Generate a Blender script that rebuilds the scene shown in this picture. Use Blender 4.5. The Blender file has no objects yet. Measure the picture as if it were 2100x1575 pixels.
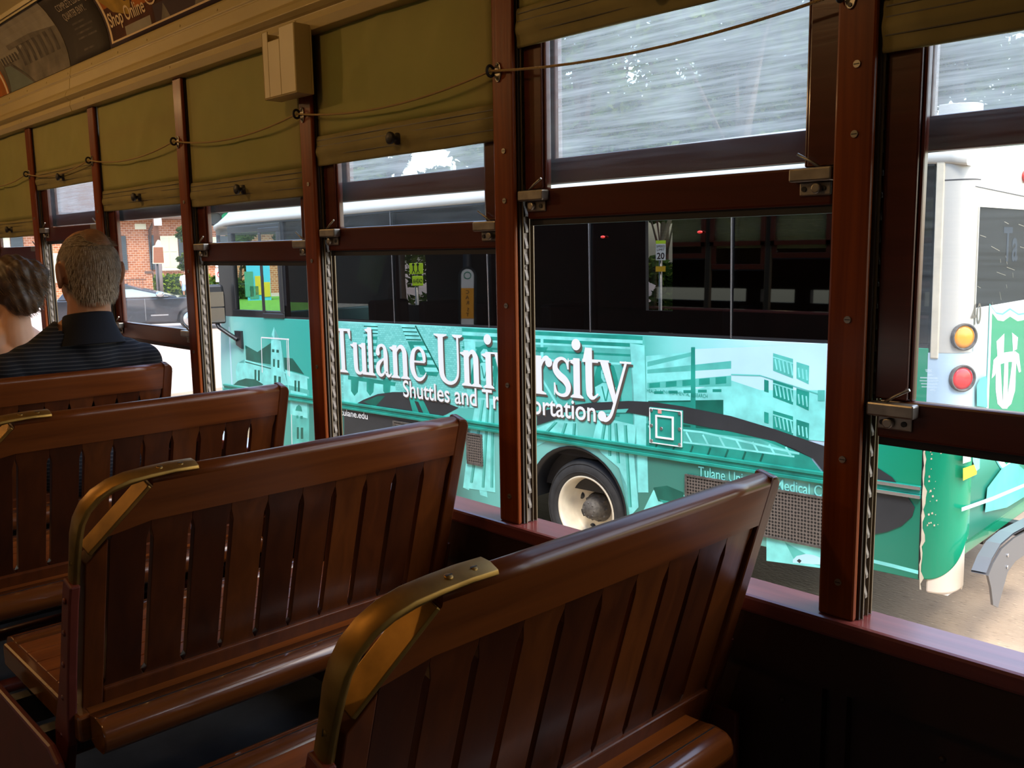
import bpy, bmesh, math, random
from mathutils import Vector, Matrix
random.seed(7)
PI = math.pi
sc = bpy.context.scene
COL = sc.collection

# ------------------------------------------------------------------ camera
# working frame: eye at the origin, X out through the windows, Y forwards along the car, Z up
FL, YAW, PIT, ROL = 1885.166, 0.8077046, -0.1450508, -0.0160562
CX, CY = 1050.0, 787.5
EYE = 1.18                      # eye above the car floor; everything is lifted by this at the end
_F = Vector((math.cos(YAW) * math.cos(PIT), math.sin(YAW) * math.cos(PIT), math.sin(PIT)))
_R0 = Vector((math.sin(YAW), -math.cos(YAW), 0)); _U0 = _R0.cross(_F)
_R = math.cos(ROL) * _R0 + math.sin(ROL) * _U0
_U = -math.sin(ROL) * _R0 + math.cos(ROL) * _U0
cam = bpy.data.cameras.new('camera'); cam_o = bpy.data.objects.new('camera', cam); COL.objects.link(cam_o)
cam.sensor_width = 36; cam.lens = FL / 2100 * 36; cam.clip_start = 0.02; cam.clip_end = 400
cam_o.matrix_world = Matrix(((_R.x, _U.x, -_F.x, 0), (_R.y, _U.y, -_F.y, 0), (_R.z, _U.z, -_F.z, 0), (0, 0, 0, 1)))
sc.camera = cam_o

# ------------------------------------------------------------------ light
w = bpy.data.worlds.new('sky'); sc.world = w; w.use_nodes = True
_n = w.node_tree.nodes; _bg = _n['Background']
_sky = _n.new('ShaderNodeTexSky'); _sky.sky_type = 'NISHITA'; _sky.sun_disc = False
_sky.sun_elevation = math.radians(52); _sky.sun_rotation = math.radians(150); _sky.air_density = 1.2; _sky.dust_density = 2.0
w.node_tree.links.new(_sky.outputs[0], _bg.inputs[0]); _bg.inputs[1].default_value = 0.66
sun = bpy.data.lights.new('sun', 'SUN'); sun.energy = 4.3; sun.angle = 0.30; sun.color = (1, .94, .84)
sun_o = bpy.data.objects.new('sun', sun); COL.objects.link(sun_o)
sun_o.rotation_euler = Vector((0.40, 0.34, -0.85)).to_track_quat('-Z', 'Y').to_euler()
sun_o.location = (0, -8, 12)
sc.view_settings.view_transform = 'Standard'; sc.view_settings.look = 'None'
sc.view_settings.gamma = 1.0; sc.view_settings.use_curve_mapping = False
sc.view_settings.exposure = 0.0
sc.cycles.use_denoising = True
sc.cycles.max_bounces = 10; sc.cycles.transparent_max_bounces = 24; sc.cycles.sample_clamp_indirect = 6

# ------------------------------------------------------------------ pixel rays (used only to read real positions off real planes)
def ray(px, py): return _R * ((px - CX) / FL) - _U * ((py - CY) / FL) + _F
def onX(px, py, x): r = ray(px, py); return r * (x / r.x)
def onY(px, py, y): r = ray(px, py); return r * (y / r.y)

# ------------------------------------------------------------------ materials
def newmat(name):
    m = bpy.data.materials.new(name); m.use_nodes = True
    return m, m.node_tree.nodes, m.node_tree.links, m.node_tree.nodes['Principled BSDF']
def pm(name, c, r=.5, metal=0, coat=0, spec=.5, var=0, vs=8, bump=0, bs=40):
    m, n, l, b = newmat(name)
    b.inputs['Base Color'].default_value = (*c, 1); b.inputs['Roughness'].default_value = r
    b.inputs['Metallic'].default_value = metal; b.inputs['Coat Weight'].default_value = coat
    b.inputs['Specular IOR Level'].default_value = spec
    tc = None
    if var or bump:
        tc = n.new('ShaderNodeTexCoord')
    if var:
        t = n.new('ShaderNodeTexNoise'); t.inputs['Scale'].default_value = vs; t.inputs['Detail'].default_value = 6
        l.new(tc.outputs['Object'], t.inputs['Vector'])
        cr = n.new('ShaderNodeValToRGB'); l.new(t.outputs['Fac'], cr.inputs['Fac'])
        cr.color_ramp.elements[0].position = .3; cr.color_ramp.elements[1].position = .7
        cr.color_ramp.elements[0].color = (*[max(0, x * (1 - var)) for x in c], 1)
        cr.color_ramp.elements[1].color = (*[min(1, x * (1 + var)) for x in c], 1)
        l.new(cr.outputs[0], b.inputs['Base Color'])
    if bump:
        t = n.new('ShaderNodeTexNoise'); t.inputs['Scale'].default_value = bs; t.inputs['Detail'].default_value = 4
        l.new(tc.outputs['Object'], t.inputs['Vector'])
        bp = n.new('ShaderNodeBump'); bp.inputs['Strength'].default_value = bump; bp.inputs['Distance'].default_value = .01
        l.new(t.outputs['Fac'], bp.inputs['Height']); l.new(bp.outputs[0], b.inputs['Normal'])
    return m
def wood(name, c1, c2, axis, r=.32, coat=.35, fine=1.0, spec=.3):
    m, n, l, b = newmat(name)
    tc = n.new('ShaderNodeTexCoord'); mp = n.new('ShaderNodeMapping')
    s = [38 * fine] * 3; s[axis] = 2.2; mp.inputs['Scale'].default_value = s
    l.new(tc.outputs['Object'], mp.inputs['Vector'])
    t = n.new('ShaderNodeTexNoise'); t.inputs['Scale'].default_value = 1; t.inputs['Detail'].default_value = 8; t.inputs['Distortion'].default_value = .6
    l.new(mp.outputs[0], t.inputs['Vector'])
    cr = n.new('ShaderNodeValToRGB'); cr.color_ramp.elements[0].position = .3; cr.color_ramp.elements[1].position = .72
    cr.color_ramp.elements[0].color = (*c1, 1); cr.color_ramp.elements[1].color = (*c2, 1)
    l.new(t.outputs['Fac'], cr.inputs['Fac']); l.new(cr.outputs[0], b.inputs['Base Color'])
    b.inputs['Roughness'].default_value = r; b.inputs['Coat Weight'].default_value = coat; b.inputs['Coat Roughness'].default_value = .12; b.inputs['Specular IOR Level'].default_value = spec
    bp = n.new('ShaderNodeBump'); bp.inputs['Strength'].default_value = .08; bp.inputs['Distance'].default_value = .004
    l.new(t.outputs['Fac'], bp.inputs['Height']); l.new(bp.outputs[0], b.inputs['Normal'])
    return m
M = {}
M['rail'] = wood('varnished rail wood', (.070, .0155, .0028), (.135, .033, .0055), 0, coat=.15)
M['slatA'] = wood('dark slat wood', (.026, .0060, .0018), (.046, .0105, .0025), 2, coat=.12)
M['slatB'] = wood('brown slat wood', (.038, .0085, .0020), (.066, .0150, .0030), 2, coat=.12)
M['slatC'] = wood('amber slat wood', (.056, .0130, .0024), (.098, .0245, .0042), 2, coat=.12)
M['seat'] = wood('seat board wood', (.13, .032, .005), (.25, .066, .010), 0, coat=.15)
M['nosing'] = wood('worn nosing wood', (.075, .018, .004), (.16, .045, .008), 0, r=.2, coat=.6)
M['stile'] = wood('stile wood', (.058, .0125, .0024), (.105, .024, .004), 2, coat=.12)
M['post'] = wood('post wood', (.13, .024, .004), (.26, .058, .008), 2, r=.35, coat=.08, fine=1.6, spec=.2)
M['sash'] = wood('sash paint', (.070, .014, .007), (.10, .021, .010), 1, r=.3, coat=.4)
M['sill'] = wood('sill wood', (.13, .030, .026), (.20, .05, .045), 1, r=.28, coat=.6, spec=.5)
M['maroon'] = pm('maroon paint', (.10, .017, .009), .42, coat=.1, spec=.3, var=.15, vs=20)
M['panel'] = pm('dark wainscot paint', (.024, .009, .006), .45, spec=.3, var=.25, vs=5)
M['brass'] = pm('worn brass', (.30, .16, .036), .46, metal=.9, var=.35, vs=18)
M['steel'] = pm('worn latch steel', (.36, .33, .28), .35, metal=.85, var=.2, vs=40)
M['ratchet'] = pm('grey ratchet metal', (.17, .145, .12), .55, metal=.4, var=.2, vs=60)
M['strip'] = pm('dark channel strip', (.030, .022, .015), .4)
M['stripL'] = pm('bright channel edge', (.16, .12, .07), .4, metal=.3)
M['iron'] = pm('black iron', (.02, .018, .018), .5)
M['cream'] = pm('cream enamel', (.50, .39, .16), .38, coat=.08, var=.06, vs=4)
M['creamflat'] = pm('ceiling cream', (.50, .40, .19), .5, var=.05, vs=3)
M['floor'] = pm('floor slate', (.035, .042, .05), .6, var=.3, vs=12)
M['cord'] = pm('tan cord', (.42, .28, .11), .8, bump=.5, bs=400)
M['black'] = pm('black', (.012, .012, .013), .4)
M['white'] = pm('white paint', (.8, .8, .78), .4)
M['skin'] = pm('skin', (.40, .19, .10), .5, var=.08, vs=30)
M['skin2'] = pm('fair skin', (.55, .30, .18), .5, var=.06, vs=30)
def sheen(n, l, k=1.0):
    """reflectance of a thin sheet of glass, the same from both sides"""
    lw = n.new('ShaderNodeLayerWeight'); lw.inputs['Blend'].default_value = .5
    p = n.new('ShaderNodeMath'); p.operation = 'POWER'; p.inputs[1].default_value = 4.2; l.new(lw.outputs['Facing'], p.inputs[0])
    a = n.new('ShaderNodeMath'); a.operation = 'MULTIPLY_ADD'; a.inputs[1].default_value = .9 * k; a.inputs[2].default_value = .05 * k; l.new(p.outputs[0], a.inputs[0]); return a.outputs[0]
def clear_glass(name, tint=(1, 1, 1), refl=1.0):
    m, n, l, b = newmat(name); n.remove(b)
    out = n['Material Output']; tr = n.new('ShaderNodeBsdfTransparent'); tr.inputs[0].default_value = (*tint, 1)
    g = n.new('ShaderNodeBsdfGlossy'); g.inputs['Roughness'].default_value = .02
    mx = n.new('ShaderNodeMixShader'); l.new(sheen(n, l, refl), mx.inputs[0]); l.new(tr.outputs[0], mx.inputs[1]); l.new(g.outputs[0], mx.inputs[2])
    l.new(mx.outputs[0], out.inputs[0]); return m
def hazy_glass(name, lo, hi, tilt):
    """scratched, weathered pane: clear glass crossed by a film of fine scratches that scatters daylight"""
    m, n, l, b = newmat(name); n.remove(b); out = n['Material Output']
    tc = n.new('ShaderNodeTexCoord'); mp = n.new('ShaderNodeMapping')
    mp.inputs['Rotation'].default_value = (tilt, 0, 0); mp.inputs['Scale'].default_value = (1, 5, 130)
    l.new(tc.outputs['Object'], mp.inputs[0])
    t = n.new('ShaderNodeTexNoise'); t.inputs['Scale'].default_value = 1; t.inputs['Detail'].default_value = 6; t.inputs['Roughness'].default_value = .65
    l.new(mp.outputs[0], t.inputs['Vector'])
    t2 = n.new('ShaderNodeTexNoise'); t2.inputs['Scale'].default_value = 5; t2.inputs['Detail'].default_value = 3; l.new(tc.outputs['Object'], t2.inputs['Vector'])
    ad = n.new('ShaderNodeMath'); ad.operation = 'MULTIPLY_ADD'; ad.inputs[1].default_value = .5; l.new(t2.outputs['Fac'], ad.inputs[0]); l.new(t.outputs['Fac'], ad.inputs[2])
    mr = n.new('ShaderNodeMapRange'); mr.inputs['From Min'].default_value = .5; mr.inputs['From Max'].default_value = 1.0
    mr.inputs['To Min'].default_value = lo; mr.inputs['To Max'].default_value = hi; l.new(ad.outputs[0], mr.inputs['Value'])
    tr = n.new('ShaderNodeBsdfTransparent'); tr.inputs[0].default_value = (.93, .96, .98, 1)
    tl = n.new('ShaderNodeBsdfTranslucent'); tl.inputs[0].default_value = (.62, .68, .72, 1)
    mx = n.new('ShaderNodeMixShader'); l.new(mr.outputs[0], mx.inputs[0]); l.new(tr.outputs[0], mx.inputs[1]); l.new(tl.outputs[0], mx.inputs[2])
    g = n.new('ShaderNodeBsdfGlossy'); g.inputs['Roughness'].default_value = .05
    m2 = n.new('ShaderNodeMixShader'); l.new(sheen(n, l, .6), m2.inputs[0]); l.new(mx.outputs[0], m2.inputs[1]); l.new(g.outputs[0], m2.inputs[2])
    l.new(m2.outputs[0], out.inputs[0]); return m
M['haze'] = hazy_glass('weathered upper pane', .16, .60, math.radians(7))
M['hazeLight'] = hazy_glass('scratched lower pane', .015, .10, math.radians(7))
def emit(name, c, s):
    m, n, l, b = newmat(name); b.inputs['Emission Color'].default_value = (*c, 1); b.inputs['Emission Strength'].default_value = s
    b.inputs['Base Color'].default_value = (*c, 1); return m

# ------------------------------------------------------------------ mesh helpers
class MB:
    def __init__(s): s.bm = bmesh.new()
    def box(s, x0, x1, y0, y1, z0, z1, mi=0):
        v = [s.bm.verts.new(p) for p in ((x0, y0, z0), (x1, y0, z0), (x1, y1, z0), (x0, y1, z0), (x0, y0, z1), (x1, y0, z1), (x1, y1, z1), (x0, y1, z1))]
        for f in ((3, 2, 1, 0), (4, 5, 6, 7), (0, 1, 5, 4), (1, 2, 6, 5), (2, 3, 7, 6), (3, 0, 4, 7)):
            s.bm.faces.new([v[i] for i in f]).material_index = mi
        return s
    def poly(s, pts, mi=0):
        try: s.bm.faces.new([s.bm.verts.new(p) for p in pts]).material_index = mi
        except Exception: pass
        return s
    def prism(s, pts, d, mi=0):
        """closed extrusion of a planar polygon (3-D points) along vector d"""
        d = Vector(d); a = [s.bm.verts.new(p) for p in pts]; b = [s.bm.verts.new(Vector(p) + d) for p in pts]
        n = len(pts)
        fs = [s.bm.faces.new(a[::-1]), s.bm.faces.new(b)]
        for i in range(n): fs.append(s.bm.faces.new((a[i], a[(i + 1) % n], b[(i + 1) % n], b[i])))
        for f in fs: f.material_index = mi
        return s
    def loft(s, rings, mi=0, closed=True, caps=True, smooth=True):
        R = [[s.bm.verts.new(p) for p in r] for r in rings]; n = len(R[0])
        for a, b in zip(R, R[1:]):
            for i in range(n if closed else n - 1):
                f = s.bm.faces.new((a[i], a[(i + 1) % n], b[(i + 1) % n], b[i])); f.material_index = mi; f.smooth = smooth
        if caps and closed:
            s.bm.faces.new(R[0][::-1]).material_index = mi; s.bm.faces.new(R[-1]).material_index = mi
        return s
    def tube(s, path, r, seg=10, mi=0, sy=1.0, up=(0, 0, 1)):
        path = [Vector(p) for p in path]; rs = r if hasattr(r, '__len__') else [r] * len(path); rings = []
        for i, p in enumerate(path):
            t = (path[min(i + 1, len(path) - 1)] - path[max(i - 1, 0)]).normalized()
            a = t.cross(Vector(up))
            if a.length < 1e-3: a = t.cross(Vector((1, 0, 0)))
            a.normalize(); b = a.cross(t).normalized()
            rings.append([p + a * (rs[i] * math.cos(k * 2 * PI / seg)) + b * (rs[i] * sy * math.sin(k * 2 * PI / seg)) for k in range(seg)])
        return s.loft(rings, mi)
    def sphere(s, c, r, mi=0, u=16, v=10):
        r = r if hasattr(r, '__len__') else (r, r, r); c = Vector(c); rings = []
        for j in range(1, v):
            th = PI * j / v
            rings.append([c + Vector((r[0] * math.sin(th) * math.cos(2 * PI * k / u), r[1] * math.sin(th) * math.sin(2 * PI * k / u), r[2] * math.cos(th))) for k in range(u)])
        R = [[s.bm.verts.new(p) for p in g] for g in rings]
        for a, b in zip(R, R[1:]):
            for i in range(u):
                f = s.bm.faces.new((a[i], b[i], b[(i + 1) % u], a[(i + 1) % u])); f.material_index = mi; f.smooth = True
        t = s.bm.verts.new(c + Vector((0, 0, r[2]))); bt = s.bm.verts.new(c - Vector((0, 0, r[2])))
        for i in range(u):
            f = s.bm.faces.new((t, R[0][i], R[0][(i + 1) % u])); f.smooth = True; f.material_index = mi
            f = s.bm.faces.new((bt, R[-1][(i + 1) % u], R[-1][i])); f.smooth = True; f.material_index = mi
        return s
    def capsule(s, p0, r0, p1, r1, seg=14):
        p0, p1 = Vector(p0), Vector(p1); t = (p1 - p0).normalized(); path = []; rs = []
        for k in range(4, 0, -1): a = k * PI / 2 / 4.4; path.append(p0 - t * r0 * math.sin(a)); rs.append(r0 * math.cos(a))
        path += [p0, p1]; rs += [r0, r1]
        for k in range(1, 5): a = k * PI / 2 / 4.4; path.append(p1 + t * r1 * math.sin(a)); rs.append(r1 * math.cos(a))
        a = t.cross(Vector((0, 0, 1)));
        if a.length < .05: a = t.cross(Vector((1, 0, 0)))
        a.normalize(); b = a.cross(t)
        return s.loft([[p + a * (q * math.cos(k * 2 * PI / seg)) + b * (q * math.sin(k * 2 * PI / seg)) for k in range(seg)] for p, q in zip(path, rs)])
    def lathe(s, o, ax, prof, seg=32, mi=0, caps=False):
        """prof: (distance along axis, radius)"""
        o, ax = Vector(o), Vector(ax).normalized(); a = ax.orthogonal().normalized(); b = ax.cross(a)
        return s.loft([[o + ax * h + a * (r * math.cos(k * 2 * PI / seg)) + b * (r * math.sin(k * 2 * PI / seg)) for k in range(seg)] for h, r in prof], mi, caps=caps)
    def disc(s, c, ax, r, h, seg=20, mi=0): return s.lathe(c, ax, [(0, r * .999), (h, r)], seg, mi, True)
    def build(s, name, mats, parent=None, bevel=0, seg=2, smooth=False, loc=None, fix=True):
        if fix: bmesh.ops.recalc_face_normals(s.bm, faces=s.bm.faces)
        me = bpy.data.meshes.new(name); s.bm.to_mesh(me); s.bm.free()
        for m in (mats if isinstance(mats, (list, tuple)) else [mats]): me.materials.append(M[m] if isinstance(m, str) else m)
        o = bpy.data.objects.new(name, me); COL.objects.link(o)
        if parent: o.parent = parent
        if loc: o.location = loc
        if smooth:
            for p in me.polygons: p.use_smooth = True
        if bevel:
            b = o.modifiers.new('soft edges', 'BEVEL'); b.width = bevel; b.segments = seg; b.limit_method = 'ANGLE'; b.angle_limit = .6
        return o
def tag(o, label=None, cat=None, group=None, kind=None):
    if label: o['label'] = label
    if cat: o['category'] = cat
    if group: o['group'] = group
    if kind: o['kind'] = kind
    return o
def thing(name, loc, label, cat, group=None, rz=0):
    o = bpy.data.objects.new(name, None); COL.objects.link(o); o.location = loc; o.rotation_euler = (0, 0, rz); o.empty_display_size = .1
    return tag(o, label, cat, group)
def struct(o, label=None): return tag(o, label, None, None, 'structure')
def kids(o): return [c for c in bpy.data.objects if c.parent == o]
def copy_tree(o, parent=None):
    c = o.copy(); COL.objects.link(c); c.parent = parent
    for k in kids(o): copy_tree(k, c)
    return c
def text_mesh(body, size, fontscale=1.0, bold=0.0, extrude=0.0):
    """flat letters as a bmesh in the XY plane, left aligned on the baseline"""
    cu = bpy.data.curves.new('t', 'FONT'); cu.body = body; cu.size = size; cu.offset = bold; cu.extrude = extrude; cu.resolution_u = 4
    o = bpy.data.objects.new('t', cu); COL.objects.link(o)
    dg = bpy.context.evaluated_depsgraph_get(); me = bpy.data.meshes.new_from_object(o.evaluated_get(dg))
    bm = bmesh.new(); bm.from_mesh(me); bpy.data.objects.remove(o); bpy.data.curves.remove(cu); bpy.data.meshes.remove(me)
    return bm
def add_text(mb, body, fn, width=None, height=None, mi=0, bold=0.0):
    """fn maps (x, y) in units to a 3-D point; width fits the whole line, height is the cap height"""
    bm = text_mesh(body, 1.0, bold=bold)
    xs = [v.co.x for v in bm.verts]; 
    if not xs: return
    x0, x1 = min(xs), max(xs); capH = .729
    sy = (height / capH) if height else None; sx = (width / (x1 - x0)) if width else sy
    sy = sy or sx
    vm = {v: mb.bm.verts.new(fn((v.co.x - x0) * sx, v.co.y * sy)) for v in bm.verts}
    for f in bm.faces:
        try: mb.bm.faces.new([vm[v] for v in f.verts]).material_index = mi
        except Exception: pass
    bm.free()
def from_py(name, verts, faces, mats, parent=None, idx=None):
    me = bpy.data.meshes.new(name); me.from_pydata(verts, [], faces); me.update()
    for m in mats: me.materials.append(M[m] if isinstance(m, str) else m)
    if idx: me.polygons.foreach_set('material_index', idx)
    o = bpy.data.objects.new(name, me); COL.objects.link(o)
    if parent: o.parent = parent
    return o

# ================================================================== THE CAR BODY
FZ = -EYE                       # floor
PX = 1.26                       # inner face of the window posts
PITCH = .7115
def yp(k): return 1.304 + PITCH * (k - 1)      # near edge of post k
PW = .057
SILL = -.556; LB = .525         # sill top, underside of the letterboard
Y0, Y1 = -2.6, 15.5

struct(MB().box(-1.45, 1.345, Y0, Y1, FZ - .06, FZ).build('floor', 'floor'), 'dark slate coloured floor of the car')
wr = MB()
wr.box(1.275, 1.335, Y0, Y1, FZ - .9, SILL - .03)
for z in (-.66, -.98): wr.box(1.268, 1.275, Y0, Y1, z - .004, z + .004)
wr.box(1.29, 1.345, Y0, Y1, LB + .02, 1.10)
wr.box(1.275, 1.345, Y0, -.62, SILL - .03, LB + .02)
wr.box(1.275, 1.345, yp(8) + PW, Y1, SILL - .03, LB + .02)
wr.box(1.253, 1.275, Y0, Y1, SILL - .115, SILL - .03)
for k in range(-1, 9): wr.box(1.258, 1.275, yp(k) + .004, yp(k) + .03, FZ, SILL - .115); wr.box(1.258, 1.275, yp(k) + .044, yp(k) + .06, FZ, SILL - .115)
for k in range(-1, 8):
    for q in (.12, .35, .58): wr.sphere((1.275, yp(k) + q, SILL - .17), .006, u=8, v=5)
    for q in (.12, .58): wr.sphere((1.275, yp(k) + q, FZ + .2), .006, u=8, v=5)
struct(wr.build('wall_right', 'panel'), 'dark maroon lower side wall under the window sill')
struct(MB().box(1.248, 1.328, Y0, Y1, SILL - .03, SILL).build('trim_1', 'sill', bevel=.006), 'maroon varnished window sill running the length of the car')
# cream letterboard moulding: profile extruded along the car
prof = [(1.30, .522), (1.246, .525), (1.240, .545), (1.244, .562), (1.236, .566), (1.226, .575), (1.232, .592), (1.244, .604), (1.247, .640), (1.252, .644), (1.249, .650), (1.254, .676), (1.258, .684), (1.30, .684)]
mo = MB()
for a, b in ((Y0, 3.600), (3.604, 6.2), (6.204, Y1)): mo.prism([(x, a, z) for x, z in prof], (0, b - a, 0))
for k in range(0, 34): mo.disc((1.252, .1 + k * .235, .661), (-1, 0, 0), .004, .003, 8)
for k in range(-1, 9): mo.disc((1.243, yp(k) + .025, .553), (-1, 0, 0), .005, .003, 8)
struct(mo.build('trim_2', 'cream', bevel=.002), 'cream beaded moulding above the blinds')
# coved ceiling
CR = .28
def cove(t, off=0.0):
    a = t / CR; return 1.262 - CR * (1 - math.cos(a)) - off * math.cos(a), .68 + CR * math.sin(a) - off * math.sin(a)
ce = MB()
pts = [cove(CR * a) for a in [i * 1.2 / 10 for i in range(11)]]
pts += [(.9, 1.00), (.5, 1.08), (0, 1.11), (-.5, 1.08), (-.9, 1.00), (-1.16, .94), (-1.30, .8), (-1.35, .6)]
ce.loft([[(x, Y0, z) for x, z in pts], [(x, Y1, z) for x, z in pts]], closed=False)
ce.loft([[(x * 1.03, Y0, z + .05) for x, z in pts], [(x * 1.03, Y1, z + .05) for x, z in pts]], closed=False)
struct(ce.build('ceiling', 'creamflat'), 'cream coved car ceiling')
# retaining strips of the advertising rack
MB().box(0, 1, 0, 1, 0, 1).bm.free()
rk = MB()
for t in (.252, .262):
    x, z = cove(t); rk.prism([(x, Y0, z), (x - .006, Y0, z - .010), (x - .010, Y0, z + .002), (x - .004, Y0, z + .010)], (0, Y1 - Y0, 0))
struct(rk.build('trim_3', 'cream'), 'thin cream strip along the top of the advert rack')
wl = MB()
wl.box(-1.45, -1.35, Y0, Y1, FZ, SILL); wl.box(-1.45, -1.35, Y0, Y1, -.38, 1.1)
for k in range(-6, 9): wl.box(-1.45, -1.35, yp(k), yp(k) + .22, SILL, -.38)
struct(wl.build('wall_left', 'panel'))
struct(MB().box(-1.45, 1.345, Y0 - .06, Y0, FZ, 1.2).build('wall_back', 'panel'))
struct(MB().box(-1.45, 1.345, Y1, Y1 + .06, FZ, 1.2).build('wall_front', 'panel'))
# roof outside, with eave
struct(MB().box(-1.55, 1.42, Y0 - .1, Y1 + .1, 1.17, 1.24).build('roof', 'panel'))

# ------------------------------------------------------------------ posts with channel strips and ratchets
pos_words = ['behind the nearest bench, at the right edge of the view', 'second from the right, standing beside the bus rear wheel grille', 'that hides the middle of the bus lettering', 'third one left of the big lettering, beside the cream leaflet box',
             'just right of the grey-haired man', 'directly behind the grey-haired man', 'between the man and the woman, half hidden', 'at the far left edge', 'farthest along the car', 'beyond the woman']
post_lab = {-1: 'reddish wooden window post nearest the camera, out at the right',
            0: 'reddish wooden window post standing on the sill in front of the bus rear corner',
            1: 'reddish wooden window post hiding the middle of the word on the bus side',
            2: 'reddish wooden window post with the cream leaflet box over its top',
            3: 'reddish wooden window post right of the dark car, before the bus front',
            4: 'reddish wooden window post directly above the grey-haired man',
            5: 'reddish wooden window post between the woman and the grey-haired man',
            6: 'reddish wooden window post above the woman', 7: 'far wooden window post ahead of the woman', 8: 'farthest wooden window post in the row'}
def make_post(k, screws):
    y = yp(k)
    t = thing('window_post', (PX, y, SILL), post_lab[k], 'post', 'wooden posts between the windows')
    H = LB - SILL
    MB().box(0, .011, 0, PW, 0, H).build('face_board', 'post', t, bevel=.004)
    MB().box(.011, .053, .003, PW - .003, 0, H).build('core', 'strip', t)
    st = MB()
    for sgn, yy in ((-1, .003), (1, PW - .003)):
        for x0, x1, h, mi in ((.012, .016, .006, 0), (.018, .020, .009, 1), (.0215, .023, .005, 0), (.0365, .038, .008, 1), (.047, .0495, .008, 1)):
            a, b = (yy - h, yy) if sgn < 0 else (yy, yy + h)
            st.box(x0, x1, a, b, .001, H, mi)
    st.build('channel_strip', ['strip', 'stripL'], t)
    for sgn in (-1, 1):
        ra = MB(); yy = .003 if sgn < 0 else PW - .003
        a, b = (yy - .003, yy) if sgn < 0 else (yy, yy + .003)
        ra.box(.0235, .0365, a, b, .002, H - .02)
        n = int((H - .05) / .031)
        for i in range(n):
            z = .03 + i * .031; e = a - .0045 if sgn < 0 else b + .0045
            q = a if sgn < 0 else b
            ra.prism([(.0265, q, z), (.0265, e, z + .001), (.0265, e, z + .006), (.0265, q, z + .022)], (.007, 0, 0))
        for z in (.22, .52, .83): ra.disc((.030, (a if sgn < 0 else b), z), (0, sgn, 0), .003, .002, 8)
        ra.build('ratchet_strip', 'ratchet', t)
    for z in screws:
        s = MB(); s.disc((-.0022, PW * .45, z - SILL), (1, 0, 0), .0052, .003, 14)
        s.box(-.0026, -.002, PW * .45 - .004, PW * .45 + .004, z - SILL - .0006, z - SILL + .0006, 1)
        s.build('screw', ['steel', 'black'], t)
    return t
scr = {0: [.246, .152, -.107, -.312, -.50], 1: [.19, .095, -.11, -.27, -.50], 2: [.17, -.02, -.29]}
for k in range(-1, 9): make_post(k, scr.get(k, [.16, -.05, -.30]))

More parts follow.
